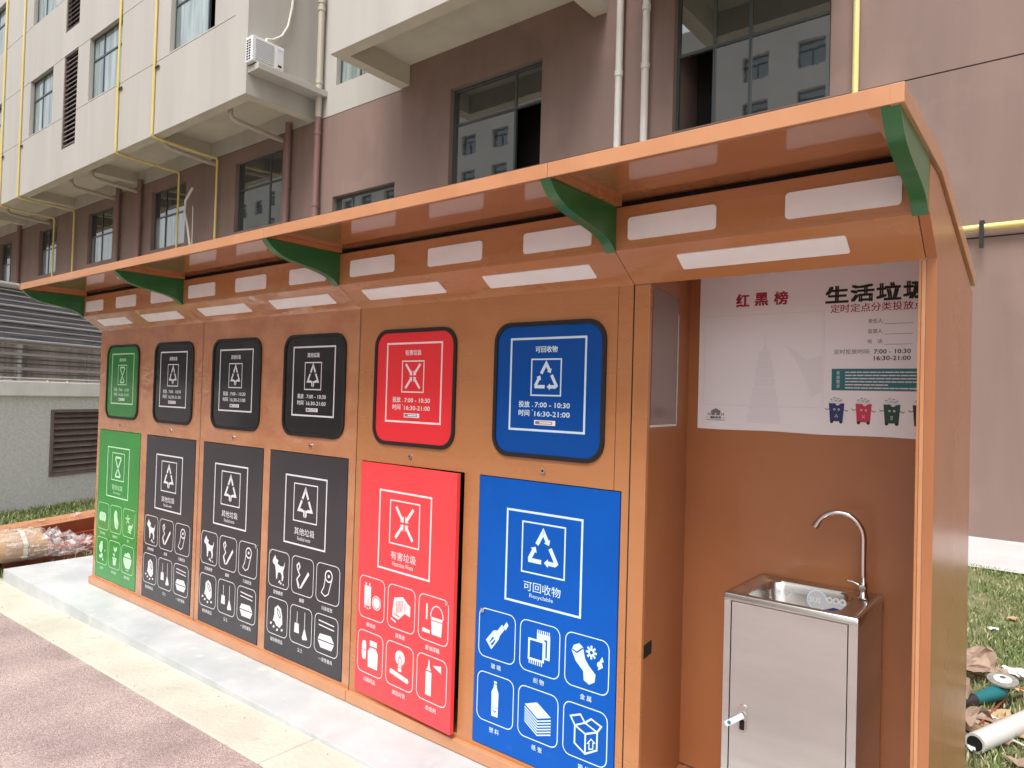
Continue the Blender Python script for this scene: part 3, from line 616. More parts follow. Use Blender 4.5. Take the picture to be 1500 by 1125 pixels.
for x, lab in ((-15.9, 'pale pipe stub under the beige soffit corner'), (-19.55, 'pale pipe stub under the soffit beside the nearest yellow pipe'), (-24.9, 'pale pipe stub under the soffit near the middle window'), (-26.7, 'pale pipe stub under the soffit left of the middle window'), (-33.6, 'pale pipe stub under the soffit at far left')):
    pipe('waste_pipe', [(x, 7.3, 9.3), (x, 7.3, 8.72), (x, 8.6, 8.62), (x, 8.88, 8.62)], .07, 'pvc_beige', lab, 'pipe', group='pale waste pipes hung under the soffit')
mb = MB(); mb.tube([(-20.45, 8.6, -.1), (-20.43, 8.6, 6.1), (-20.62, 8.6, 6.7), (-20.75, 8.55, 7.2), (-20.62, 8.5, 7.55), (-20.1, 8.45, 7.85)], .04, 'hose', 8); mb.tube([(-20.3, 8.6, 5.9), (-20.33, 8.6, 7.35)], .018, 'hose', 6)
mb.build('loose_cable', label='loose white cable curling up in front of the brown wall', cat='cable')

# ---- block across the road, mirrored in the glass
opp = empty('apartment_building', (-40, -21, 0), 'pale apartment block across the road, mirrored in the large dark window', 'building')
rects = []; ow = []
for fl in range(8):
    for i in range(22):
        x = -76+i*3.2; z = 1.2+fl*2.8; rects.append((x+.7, x+2.2, z, z+1.5, .3, 'glass')); ow.append((x+.7, z))
mb = MB(); facade(mb, -78, -4, -.2, 25.6, 0, rects, lambda x, z: 'opp', P=lambda x, d, z: (x, -21-d, z)); mb.box(-78.2, -3.8, -32, -31, -.2, 25.7, 'beige')
mb.face([(-4, -21, -.2), (-4, -31, -.2), (-4, -31, 25.6), (-4, -21, 25.6)], 'beige'); mb.face([(-78, -21, 25.6), (-4, -21, 25.6), (-4, -31, 25.6), (-78, -31, 25.6)], 'beige')
mb.build('wall', opp)
fm = MB(); fm.box(.0, 1.5, -.05, .0, .98, 1.03, 'frame'); fm.box(.73, .78, -.05, .0, .0, .978, 'frame')
w0 = fm.build('window_bars', opp, loc=(0, 0, 0)); w0.location = Vector((ow[0][0], -21.22, ow[0][1]))-opp.location
for x, z in ow[1:]:
    o = w0.copy(); COL.objects.link(o); o.location = Vector((x, -21.22, z))-opp.location

# ---- low utility building at left
ut = empty('utility_building', (-9.1, .66, -.1), 'low grey roughcast building with louvred vent and glazed canopy at the far left', 'building')
dv = Vector((-.38438, .92317)).normalized(); nv = Vector((dv.y, -dv.x)); b0 = Vector((-9.106, .658))   # nv faces the camera side (+x)
def UP(t, d, z): p = b0+dv*t-nv*d; return (p.x, p.y, z)
mb = MB(); facade(mb, -4, 5, -.3, 1.40, 0, [(.66, 2.3, .30, 1.22, .12, 'void')], lambda x, z: 'util', P=UP)
for t in (-4, 5): mb.face([UP(t, 0, -.3), UP(t, 3, -.3), UP(t, 3, 1.4), UP(t, 0, 1.4)], 'util')
mb.build('wall', ut)
UM = Matrix(((dv.x, -nv.x, 0, b0.x), (dv.y, -nv.y, 0, b0.y), (0, 0, 1, 0), (0, 0, 0, 1)))   # (t, depth, z) -> world
mb = MB(); mb.box(-4.1, 5.1, -.07, 3.05, 1.402, 1.60, 'coping', UM); mb.build('coping', ut, bevel=.012)
mb = MB()
for a in ((.662, .70, .302, 1.218), (2.26, 2.298, .302, 1.218), (.70, 2.26, .302, .34), (.70, 2.26, 1.18, 1.218)): mb.box(a[0], a[1], -.02, .07, a[2], a[3], 'louver', UM)
lg = mb.build('louver_grille', ut)
z = .39
while z < 1.17:
    s_ = MB(); s_.prism([(-.02, -.04), (.04, .035), (.05, .028), (-.01, -.047)], .702, 2.258, 'louver', 'x', UM @ Matrix.Translation((0, .02, z))); s_.build('slat', lg); z += .085
# glazed screen and ribbed canopy above
for i in range(7):
    t0 = -3.9+i*1.3
    mb = MB(); mb.box(t0+.03, t0+1.27, .10, .112, 1.62, 2.08, 'glass_pale', UM); mb.build('glass_pane', ut)
    mb = MB(); mb.box(t0-.02, t0+.028, .08, .13, 1.602, 2.1, 'galv', UM); mb.build('post', ut)
for z, k_ in ((1.64, 'coping'), (1.70, 'frame'), (1.76, 'galv'), (1.83, 'frame'), (1.89, 'frame'), (1.95, 'galv'), (2.02, 'frame'), (2.1, 'galv')):
    mb = MB(); mb.box(-3.92, 5.2, .045, .078, z-(.018 if k_ == 'galv' else .008), z+(.018 if k_ == 'galv' else .008), k_, UM); mb.build('rail', ut)
for i in range(7):      # canopy panels slope up and back
    t0 = -3.9+i*1.3; z0, d0, z1, d1_ = 2.12, .02, 2.86, .34
    for j in range(6):
        f0, f1 = j/6, (j+1)/6-.012
        q = [(d0+(d1_-d0)*f0, z0+(z1-z0)*f0), (d0+(d1_-d0)*f1, z0+(z1-z0)*f1)]
        mb = MB(); mb.prism([(q[0][0], q[0][1]), (q[1][0], q[1][1]+.02), (q[1][0]+.01, q[1][1]), (q[0][0]+.01, q[0][1]-.012)], t0+.005, t0+1.295, 'canopy', 'x', UM); mb.build('canopy_panel', ut)
for f, r_ in ((0, .02), (.12, .009), (.22, .009), (.33, .017), (.42, .009), (.52, .009), (.62, .016), (.72, .009), (.82, .009), (.91, .009), (1.0, .045)):
    mb = MB(); d_, z_ = -.005+.32*f, 2.125+.74*f
    mb.tube([UM @ Vector((-3.9, d_, z_)), UM @ Vector((5.2, d_, z_))], r_, 'galv', 8); mb.build('purlin', ut)

# ================================================================== KIOSK
xL, xm, xj1, xj2, xR = -4.473, -2.862, -1.271, .311, 1.289
DEP = .875
ki = empty('waste_sorting_kiosk', (0, 0, 0), 'tan metal waste sorting kiosk with six coloured doors, green roof brackets and a wash bay', 'kiosk')
doors = [(-4.431, -3.711, 'p_green', 'food'), (-3.614, -2.908, 'p_black', 'residual'), (-2.808, -2.112, 'p_black', 'residual'), (-2.045, -1.330, 'p_black', 'residual'), (-1.223, -.517, 'p_red', 'hazard'), (-.428, .278, 'p_blue', 'recycle')]
ZD0, ZD1 = .074, 1.226
mods = [(xL, xm, 'paint_film'), (xm, xj1, 'paint_film'), (xj1, xj2, 'paint')]
for a, b, k in mods:
    rects = [(d[0], d[1], ZD0, ZD1, .26 if d[2] == 'p_red' else .025, 'void') for d in doors if a < (d[0]+d[1])/2 < b]
    e = .0025
    if b == xj2: rects.append((.243, .246, .055, 1.995, .004, 'groove'))
    mb = MB(); facade(mb, a+e if a != xL else a, b-e, .055, 2.0, 0, rects, lambda x, z: k); mb.build('front_panel', ki)
    mb = MB(); mb.box(a+(e if a != xL else 0), b-e, .03, .6, .002, 1.99, 'void') if False else None
# body: back, base, roof support, right of bins
mb = MB(); mb.box(xL+.002, .298, .30, .868, .004, 2.06, 'paint_in'); mb.build('body', ki)
for xx in (xm, xj1, xj2):
    mb = MB(); mb.box(xx-.0024, xx+.0024, .004, .02, .055, 2.0, 'groove'); mb.build('panel_joint', ki)
for a, b in ((xL-.02, xj1-.002), (xj1+.002, xj2+.9)):
    mb = MB(); mb.box(a, min(b, xR+.005), -.022, .02, .003, .056, 'paint_trim'); mb.build('base_trim', ki, bevel=.004)
# end wall left
def endprof(): return [(0.001, .003), (DEP, .003), (DEP, 2.02), (.0, 2.235), (-.147, 2.235), (-.147, 2.102), (.001, 2.001)]
mb = MB(); mb.prism(endprof(), xL-.004, xL-.0005, 'paint_film', 'x'); mb.build('end_panel', ki)
mb = MB(); mb.prism([(-.0015, .056), (DEP, .056), (DEP, 2.02), (.0, 2.235), (-.147, 2.235), (-.149, 2.102), (-.0015, 2.002)], 1.262, xR, 'paint_gloss', 'x'); mb.build('end_panel', ki)
# posts either side of the bay
mb = MB(); mb.box(xj2+.0025, .377, -.001, .018, .056, 1.999, 'paint'); ps = mb.build('post', ki, bevel=.002)
mb = MB(); mb.prism([(.3768-.1255*.02, .02), (.3790-.1255*.02, .02), (.3790-.1255*.10, .10), (.3768-.1255*.10, .10)], .62, .668, 'void', 'z'); mb.build('latch_slot', ps)
mb = MB(); mb.box(1.25, 1.2615, -.001, .06, .056, 1.999, 'paint_trim'); mb.build('post', ki, bevel=.002)
mb = MB(); mb.box(1.2425, 1.2495, .0, .05, .056, 1.999, 'paint'); mb.build('door_stop', ki)
# bay interior
mb = MB(); mb.prism([(.316, .0185), (.3745, .0185), (.318, .470), (.300, .470)], .056, 2.098, 'paint_in', 'z'); mb.build('bay_side_wall', ki)
mb = MB(); mb.box(.299, 1.261, .471, .49, .056, 2.11, 'paint_in'); mb.build('bay_back_wall', ki)
mb = MB(); mb.box(.319, 1.261, .02, .470, .02, .05, 'paint_in'); mb.build('bay_floor', ki)
mb = MB(); mb.box(.319, 1.261, .002, .470, 2.10, 2.112, 'paint_in'); mb.build('bay_ceiling', ki)
mb = MB(); mb.box(1.2555, 1.2615, .061, .470, .056, 2.095, 'paint_in'); mb.build('bay_side_wall', ki)
wx = lambda y: .3768-.1255*y
def onwall(y0, y1, z0, z1, o0, o1, k, name, par, **kw):
    mb = MB(); mb.prism([(wx(y0)+o0, y0), (wx(y0)+o1, y0), (wx(y1)+o1, y1), (wx(y1)+o0, y1)], z0, z1, k, 'z'); return mb.build(name, par, **kw)
ip = onwall(.03, .318, 1.478, 1.990, .0003, .0024, 'mirror', 'mirror_panel', ki, label='dull brown inset panel on the bay side wall')
onwall(.03, .318, 1.470, 1.4775, .0003, .004, 'white', 'edge_strip', ip)
onwall(.3185, .3225, 1.478, 1.92, .0003, .004, 'white', 'edge_strip', ip)
# soffit: slanted lower panel and vertical upper panel per module
for a, b, k in mods+[(xj2, xR-.028, 'paint')]:
    e = .0015
    mb = MB(); mb.prism([(.0, 2.0), (-.149, 2.10), (-.149, 2.112), (.0, 2.012)], a+e, b-e, k, 'x'); mb.build('slanted_soffit', ki)
    mb = MB(); mb.prism([(-.149, 2.1125), (-.149, 2.254), (-.135, 2.254), (-.135, 2.1125)], a+e, b-e, 'paint', 'x'); mb.build('light_fascia', ki)
mb = MB(); mb.box(xL+.01, xR-.03, -.13, -.02, 2.12, 2.272, 'void'); mb.build('light_box', ki)
UL = [(-4.394, -4.076), (-3.851, -3.528), (-3.30, -2.98), (-2.784, -2.458), (-2.227, -1.91), (-1.687, -1.37), (-1.177, -.856), (-.637, -.32), (-.103, .213), (.363, .687), (.906, 1.222)]
for a, b in UL:
    mb = MB(); mb.prism(rrect(a, b, 2.131, 2.212, .012, 3), -.1535, -.1495, 'diffuser', 'y'); mb.build('light_panel', ki)
LL = [(-4.29, -3.80), (-3.55, -3.022), (-2.75, -2.203), (-1.95, -1.405), (-1.14, -.612), (-.354, .178), (.53, 1.069)]
sl = Vector((0, -.149, .1)); sl.normalize(); sn = Vector((0, -.1, -.149)).normalized()
for a, b in LL:
    cx = (a+b)/2; c0 = Vector((cx, 0, 2.0))+sl*(.179*.53)
    mt = Matrix(((1, 0, 0, cx), (0, sl.y, sn.y, c0.y), (0, sl.z, sn.z, c0.z), (0, 0, 0, 1)))
    mb = MB(); mb.prism(rrect((a-b)/2, (b-a)/2, -.037, .037, .008, 3), .0005, .004, 'diffuser', 'z', mt); mb.build('light_panel', ki)
# roof
for a, b in ((xL-.004, xj1-.001), (xj1+.001, xj2-.001), (xj2+.001, xR+.004)):
    mb = MB(); mb.prism([(-.565, 2.298), (.012, 2.298), (DEP+.01, 2.095), (DEP+.01, 2.06), (.0, 2.262), (.0, 2.278), (-.545, 2.278), (-.545, 2.256), (-.565, 2.256)], a, b, 'roof_gloss', 'x')
    rf = mb.build('roof', ki, bevel=.0015)
    mb = MB(); mb.box(a, b, -.571, -.5655, 2.254, 2.3, 'paint_trim'); mb.build('fascia', rf, bevel=.001)
for a in (xL-.006, xR-.022):
    mb = MB(); mb.prism([(-.5715, 2.3), (.014, 2.3), (DEP+.012, 2.097), (DEP+.012, 2.045), (.0, 2.250), (-.5715, 2.2535)], a, a+.030, 'paint_trim' if a > 0 else 'paint', 'x'); mb.build('roof_end_trim', ki, bevel=.0015)
for x in (xL+.03, xm-.02, xj1-.02, xj2-.02, xR-.075):
    mb = MB(); mb.box(x, x+.045, -.54, -.151, 2.258, 2.2775, 'paint'); mb.build('roof_rib', ki)
brk = [(-.562, 2.2555), (-.535, 2.225), (-.495, 2.198), (-.44, 2.180), (-.36, 2.166), (-.29, 2.156), (-.235, 2.145), (-.185, 2.125), (-.1505, 2.094), (-.1505, 2.2555)]
# smooth the curve
def chaikin(p):
    out = [p[0]]
    for i in range(len(p)-1):
        (a, b), (c, d) = p[i], p[i+1]; out += [(a*.75+c*.25, b*.75+d*.25), (a*.25+c*.75, b*.25+d*.75)]
    return out+[p[-1]]
br2 = chaikin(chaikin(brk[:9]))+[brk[9]]
for x, lab in ((xL-.002, None), (xm-.03, None), (xj1-.03, None), (xj2-.036, None), (xR-.042, None)):
    mb = MB(); mb.prism(br2, x, x+.040, 'green', 'x'); mb.build('roof_bracket', ki, bevel=.001)
# ---- display windows, locks
kp = {'p_green': 'pale_green', 'p_black': 'pale_grey', 'p_red': 'pale_pink', 'p_blue': 'pale_blue'}
title = {'food': '厨余垃圾', 'residual': '其他垃圾', 'hazard': '有害垃圾', 'recycle': '可回收物'}
eng = {'food': 'Food waste', 'residual': 'Residual waste', 'hazard': 'Hazardous Waste', 'recycle': 'Recyclable'}
wcx = [-4.052, -3.250, -2.445, -1.652, -.863, -.079]
nm = {'p_green': 'green', 'p_black': 'charcoal', 'p_red': 'red', 'p_blue': 'blue'}
for (dx0, dx1, k, kind), cx in zip(doors, wcx):
    a, b = cx-.279, cx+.279; z0, z1 = 1.318, 1.882; pk = kp[k]
    O = rrect(a, b, z0, z1, .085, 8); I = rrect(a+.017, b-.017, z0+.017, z1-.017, .07, 8); n = len(O)
    mb = MB(); mb.loft([[(x, -.0005, z) for x, z in O], [(x, -.010, z) for x, z in O], [(x, -.010, z) for x, z in I], [(x, -.002, z) for x, z in I]], 'gasket', smooth=False)
    fl = mb.build('flap_window', ki, label=nm[k]+' rounded notice window with black rubber gasket')
    mb = MB(); mb.prism(rrect(a+.0175, b-.0175, z0+.0175, z1-.0175, .069, 8), -.004, -.0005, k.replace('p_', 'g_'), 'y'); mb.build('glazing', fl)
    g = Print(cx, 1.318, -.004)
    g.frame(-.188, .186, .116, .494, .009, pk); g.frame(-.078, .070, .260, .408, .006, pk)
    symbol(g, kind, -.004, .336, .058, pk)
    g.text(title[kind], -.005, .449, .026, pk, bold=.02)
    g.text('投放', -.112, .222, .026, pk, bold=.02, w=.056); g.text('时间', -.112, .186, .026, pk, bold=.02, w=.056); g.rect(-.071, -.067, .212, .216, pk); g.rect(-.071, -.067, .196, .200, pk)
    g.text('7:00 - 10:30', .030, .221, .0205, pk, bold=.02, w=.173); g.text('16:30-21:00', .030, .184, .0205, pk, bold=.02, w=.174)
    g.rect(-.058, .048, .138, .158, 'diffuser'); g.rect(-.052, .034, .142, .154, 'ink_grey', 1); g.rect(-.03, .03, .145, .151, 'white', 2)
    g.build('print', fl)
    mb = MB(); mb.tube([(cx-.006, -.0005, 1.271), (cx-.006, -.008, 1.271)], .0115, 'chrome', 16); lk = mb.build('cam_lock', ki)
    mb = MB(); mb.tube([(cx-.006, -.0082, 1.271), (cx-.006, -.0095, 1.271)], .0045, 'gasket', 10); mb.build('keyhole', lk)
# ---- doors
icons = {'food': [('bread', '面包糕点'), ('cabbage', '菜梗菜叶'), ('flower', '花卉'), ('maize', '玉米棒'), ('potplant', '枯枝落叶'), ('bowl', '剩饭剩菜')],
         'residual': [('dog', '宠物粪便'), ('cigarette', '烟蒂'), ('tissue', '污染纸张'), ('ceramic', '破旧陶瓷品'), ('dust', '尘土'), ('tableware', '一次性餐具')],
         'hazard': [('battery', '废电池'), ('cartridge', '废墨盒'), ('paint', '废油漆桶'), ('medicine', '过期药品'), ('lamp', '废旧灯管'), ('spray', '杀虫剂')],
         'recycle': [('bottle', '玻 璃'), ('textile', '织 物'), ('can', '金 属'), ('petbottle', '塑 料'), ('paper', '纸 张'), ('carton', '箱 体')]}
dlab = {0: 'green food waste door', 1: 'charcoal residual waste door next to the green door', 2: 'charcoal residual waste door between two charcoal doors', 3: 'charcoal residual waste door next to the red door', 4: 'red hazardous waste door standing slightly ajar', 5: 'blue recyclables door'}
screws = [1, -1, 1, -1, 1, -1]
for di, (dx0, dx1, k, kind) in enumerate(doors):
    W = dx1-dx0-.008; H = ZD1-ZD0-.008; root_loc = Vector((dx0+.004, -.003, ZD0+.004)); pk = kp[k]
    mb = MB(); mb.box(0, W, 0, .022, 0, H, k); dr = mb.build('waste_door', None, bevel=.0015, label=dlab[di])
    dr.parent = ki; dr.location = root_loc
    if k == 'p_red': dr.rotation_euler.z = -math.radians(2.9); dr.location.y = -.008
    g = Print(W/2+.005, 0, 0); zz = ZD0+.004; cx0 = 0
    g.frame(-.193, .181, .720-zz, 1.096-zz, .009, pk); g.frame(-.111, .102, .850-zz, 1.055-zz, .0065, pk)
    symbol(g, kind, -.005, .953-zz, .074, pk)
    g.text(title[kind], -.006, .794-zz, .040, pk, bold=.004, w=.185); g.text(eng[kind], -.008, .755-zz, .021, pk, bold=.0, w=.118 if kind != 'hazard' else .15)
    for i, (ic, tx) in enumerate(icons[kind]):
        col, row = i % 3, i//3; x0 = -.333+col*.225; z0 = (.452 if row == 0 else .183)-zz
        g.rframe(x0, x0+.198, z0, z0+.204, .032, .004, pk); icon(g, ic, x0+.012, z0+.008, .174, .188, pk, k)
        g.text(tx, x0+.099, z0-.030, .022, pk, bold=.012)
    pr = g.build('print', None); pr.parent = dr
    sx = W/2+.31*screws[di]
    mb = MB(); mb.tube([(sx, -.0015, .646-zz), (sx, -.006, .646-zz)], .010, 'chrome', 14); sc = mb.build('latch_screw', None, fix=True); sc.parent = dr

# ================================================================== POSTER in the bay
po = MB(); PY = .4705
nxp = 40; vs = []; px0, px1, pz0, pz1 = .366, 1.25, 1.461, 2.095
for j in range(13):
    for i in range(nxp+1):
        u, v = i/nxp, j/12; vs.append((px0+(px1-px0)*u, PY-.004-.0003*math.sin(u*9+v*3)-.0003*math.sin(v*11+u*5), pz0+(pz1-pz0)*v-.0015*math.sin(u*14)*(1-v)))
po.raw(vs, [(j*(nxp+1)+i, j*(nxp+1)+i+1, (j+1)*(nxp+1)+i+1, (j+1)*(nxp+1)+i) for j in range(12) for i in range(nxp)], 'paper_white', True)
pos = po.build('notice_poster', loc=(.8, PY-.004, 1.46), fix=False, label='white vinyl notice poster with red and black headings on the wash bay back wall', cat='poster')
def PP(u, v, l):
    uu, vv = (u-px0)/(px1-px0), (v-pz0)/(pz1-pz0)
    return (u, PY-.004-.0003*math.sin(uu*9+vv*3)-.0003*math.sin(vv*11+uu*5)-.0008-.0004*l, v)
g = Print(0, 0, 0, P=PP)
for i, ch in enumerate('红黑榜'): g.text(ch, .547+i*.076, 1.985, .050, 'ink_red', bold=.035, w=.050)
for i, ch in enumerate('生活垃圾'): g.text(ch, .904+i*.0865, 1.984, .060, 'ink_black', bold=.045, w=.074)
for i, ch in enumerate('定时定点分类投放点'): g.text(ch, .899+i*.0345, 1.931, .031, 'ink_red', bold=.012, w=.031)
for i, t in enumerate(('责任人:', '监督人:', '电　话:')):
    z = 1.880-i*.037; g.text(t, 1.012, z, .016, 'ink_grey', bold=.01, w=.05, left=True); g.line([(1.066, z-.012), (1.156, z-.012)], .0015, 'ink_grey')
g.text('定时投放时间:', .898, 1.770, .018, 'ink_grey', bold=.01, w=.122, left=True)
g.text('7:00 - 10:30', 1.033, 1.769, .0155, 'ink_black', bold=.02, w=.117, left=True); g.text('16:30-21:00', 1.033, 1.745, .0155, 'ink_black', bold=.02, w=.117, left=True)
for i in range(8): g.rect(.891+i*.043, .891+(i+1)*.043, 1.627, 1.707, 'ink_teal')
for i, ch in enumerate('投放要求'): g.text(ch, .914, 1.692-i*.0165, .013, 'pale_grey', 1, bold=.01, w=.012)
rr = random.Random(3)
for i in range(6):
    x = .938; z = 1.694-i*.0115; xe = 1.225 if i not in (4,) else 1.08
    while x < xe:
        l_ = rr.uniform(.01, .03); g.rect(x, min(x+l_, xe), z-.0022, z+.0022, 'ink_faint', 1); x += l_+.002
g.line([(.862, 1.935), (.863, 1.56)], .0015, 'ink_faint'); g.frame(.391, .856, 1.560, 1.925, .0015, 'ink_faint')
cxp = .641
for i in range(8):      # faint stepped tower watermark
    zb, wd_ = 1.492+i*.036, .072-i*.0065; kk = 'ink_faint2' if i < 1 else 'ink_faint'
    g.rect(cxp-wd_*.9, cxp+wd_*.9, zb, zb+.026, 'ink_faint2'); g.poly([(cxp-wd_, zb+.026), (cxp+wd_, zb+.026), (cxp+wd_*.88, zb+.033), (cxp-wd_*.88, zb+.033)], 'ink_faint2', 1)
g.poly([(cxp-.012, 1.78), (cxp+.012, 1.78), (cxp+.004, 1.80), (cxp, 1.85), (cxp-.004, 1.80)], 'ink_faint2')
g.poly([(.72, 1.80), (.76, 1.775), (.80, 1.74), (.855, 1.76), (.855, 1.62), (.82, 1.60), (.79, 1.68), (.76, 1.74)], 'ink_faint2')
g.poly([(.41, 1.527), (.425, 1.527), (.425, 1.536), (.445, 1.546), (.465, 1.536), (.465, 1.527), (.48, 1.527), (.48, 1.517), (.41, 1.517)], 'ink_grey')
for x in (.416, .424, .445, .466, .474): g.rect(x-.002, x+.002, 1.518, 1.526, 'paper_white', 1)
g.text('翰林名苑', .445, 1.508, .011, 'ink_black', bold=.02, w=.046); g.line([(.402, 1.508), (.418, 1.508)], .001, 'ink_grey'); g.line([(.472, 1.508), (.488, 1.508)], .001, 'ink_grey'); g.text('HANLIN RESIDENCE', .445, 1.498, .005, 'ink_grey', w=.08)
for i, kk in enumerate(('ink_navy', 'ink_pink', 'ink_dgreen', 'ink_black')):    # four printed wheelie bins
    x = .910+i*.092; g.poly([(x-.027, 1.579), (x+.027, 1.579), (x+.022, 1.512), (x-.022, 1.512)], kk)
    g.circ(x-.016, 1.510, .006, 'ink_black', 1, n=10); g.circ(x+.016, 1.510, .006, 'ink_black', 1, n=10)
    g.line([(x-.022, 1.56), (x-.034, 1.554), (x-.040, 1.560)], .0022, 'ink_black'); g.line([(x+.022, 1.558), (x+.034, 1.550), (x+.040, 1.554)], .0022, 'ink_black')
    for a, b, r_ in ((-.016, 1.586, .008), (-.002, 1.590, .010), (.013, 1.586, .009), (.004, 1.579, .008)): g.circ(x+a, b, r_, 'pale_grey', 1, 12)
    for a, b in ((-.018, 1.592), (-.008, 1.598), (.006, 1.596), (.016, 1.590), (-.002, 1.588), (.01, 1.586)): g.line([(x+a-.003, b), (x+a+.003, b+.002)], .002, 'ink_black', 2)
    g.circ(x-.007, 1.556, .004, 'pale_grey', 2, 10); g.circ(x+.008, 1.556, .004, 'pale_grey', 2, 10); g.circ(x-.007, 1.556, .0018, 'ink_black', 3, 8); g.circ(x+.008, 1.556, .0018, 'ink_black', 3, 8)
    symbol(g, ('recycle', 'hazard', 'food', 'residual')[i], x, 1.532, .006, 'pale_grey', 2)
g.build('print', pos)

# ================================================================== SINK
sk = empty('sink_cabinet', (.86, .28, .05), 'stainless steel hand wash sink cabinet with gooseneck tap inside the bay', 'sink')
sx0, sx1, sy0, sy1, st = .645, 1.077, .099, .455, .902
mb = MB(); t_ = .004
mb.box(sx0, sx0+t_, sy0+.003, sy1, .052, st-.004, 'steel'); mb.box(sx1-t_, sx1, sy0+.003, sy1, .052, st-.004, 'steel'); mb.box(sx0+t_, sx1-t_, sy1-t_, sy1, .052, st-.004, 'steel')
facade(mb, sx0, sx1, .052, st-.006, sy0, [(.668, 1.050, .09, .880, .012, 'void')], lambda x, z: 'steel')
cb = mb.build('cabinet', sk)
mb = MB(); mb.box(.6715, 1.0465, sy0+.001, sy0+.010, .0935, .8765, 'steel'); dr = mb.build('door', sk, bevel=.001)
mb = MB(); mb.prism(rrect(.702, .733, .436, .530, .013, 5), sy0-.004, sy0+.0008, 'steel_rim', 'y'); mb.prism(rrect(.709, .726, .445, .480, .004, 3), sy0-.0052, sy0-.0042, 'void', 'y'); mb.build('latch', dr)
tm = Matrix.Translation((.694, sy0-.014, .476)) @ Matrix.Rotation(math.radians(-38), 4, 'Y')
mb = MB(); mb.prism(rrect(-.038, .038, -.009, .009, .004, 3), -.004, .004, 'ac_white', 'y', tm); mb.build('latch_lever', dr)
mb = MB(); mb.prism([(.0065*math.cos(a*pi/6)-.020, .0065*math.sin(a*pi/6)) for a in range(12)], -.0052, -.0042, 'ink_teal', 'y', tm); mb.build('lever_dot', dr)
# rim and basin as one lofted sheet
def RL(x0, x1, y0, y1, r, z, n=6): return [(x, y, z) for x, y in rrect(x0, x1, y0, y1, r, n)]
bx0, bx1, by0, by1 = .690, 1.000, .150, .425
loops = [RL(sx0-.003, sx1+.003, sy0-.004, sy1+.003, .006, st-.022), RL(sx0-.004, sx1+.004, sy0-.005, sy1+.004, .008, st-.002), RL(sx0+.001, sx1-.001, sy0, sy1-.001, .010, st+.003),
         RL(sx0+.020, sx1-.020, sy0+.018, sy1-.018, .02, st+.002), RL(sx0+.026, sx1-.026, sy0+.024, sy1-.024, .02, st-.004),
         RL(bx0-.006, bx1+.006, by0-.006, by1+.006, .06, st-.006), RL(bx0, bx1, by0, by1, .06, st-.012), RL(bx0+.006, bx1-.006, by0+.006, by1-.006, .058, st-.04), RL(bx0+.014, bx1-.014, by0+.014, by1-.014, .055, st-.11), RL(bx0+.035, bx1-.035, by0+.035, by1-.035, .05, st-.135)]
mb = MB(); mb.loft(loops, 'steel_rim'); mb.face(loops[-1], 'steel_rim'); bs = mb.build('basin', sk, fix=False)
mb = MB(); mb.tube([(.84, .29, st-.1345), (.84, .29, st-.1325)], .022, 'chrome', 16); mb.build('drain', bs)
# sticker standing on the far inner side of the basin
g = Print(0, 0, 0, P=lambda u, v, l: (u, by1-.018-.0005*l-(st-.012-v)*.10, v))
g.circ(.872, st-.045, .036, 'pale_blue', n=24); g.circ(.872, st-.045, .032, 'ac_grille', 1, 24); g.rect(.895, .972, st-.088, st-.040, 'ac_grille', 1)
g.poly([(.895, st-.075), (.93, st-.06), (.972, st-.066), (.972, st-.088), (.895, st-.088)], 'ink_navy', 2)
for i in range(3): g.circ(.915+i*.022, st-.036, .011, 'white', 2, 14); g.circ(.915+i*.022, st-.036, .008, 'ac_grille', 3, 14); g.circ(.915+i*.022, st-.036, .003, 'ink_grey', 4, 8)
g.text('不锈钢水槽', .925, st-.080, .010, 'white', 4, bold=.02, w=.07); g.text('SUS', .865, st-.045, .018, 'white', 3, bold=.02)
g.build('sticker', bs)
fx, fy = 1.030, .385
mb = MB(); mb.tube([(fx, fy, st-.002), (fx, fy, st+.010), (fx, fy, st+.014), (fx, fy, st+.05), (fx, fy, st+.055), (fx, fy, st+.075)], .014, 'chrome', 16, rs=[.020, .020, .0145, .0145, .0095, .0085]); fb = mb.build('tap_body', sk)
mb = MB(); mb.tube([(fx, fy-.012, st+.036), (fx, fy-.021, st+.036)], .011, 'chrome', 14); mb.build('valve_cap', fb)
mb = MB(); mb.tube([(fx-.012, fy, st+.040), (fx-.03, fy, st+.047), (fx-.052, fy, st+.050)], .0045, 'chrome', 8, rs=[.006, .0045, .004]); mb.build('lever', fb)
pts = [(fx-.001, fy, st+.07), (fx-.002, fy, st+.20)]
for i in range(15):
    a = pi*i/14*.86; pts.append((fx-.002-.0785+.0785*math.cos(a), fy-.025*i/14, st+.205+.083*math.sin(a)))
mb = MB(); mb.tube(pts, .0102, 'chrome', 14); p_, q_ = Vector(pts[-2]), Vector(pts[-1]); d_ = (q_-p_).normalized(); mb.tube([q_-d_*.004, q_+d_*.014], .0126, 'chrome', 14); mb.build('gooseneck_spout', sk)

# ================================================================== LOOSE THINGS
def noisy(pts, a): return [(x+rr.uniform(-a, a), y+rr.uniform(-a, a), z+rr.uniform(-a, a)) for x, y, z in pts]
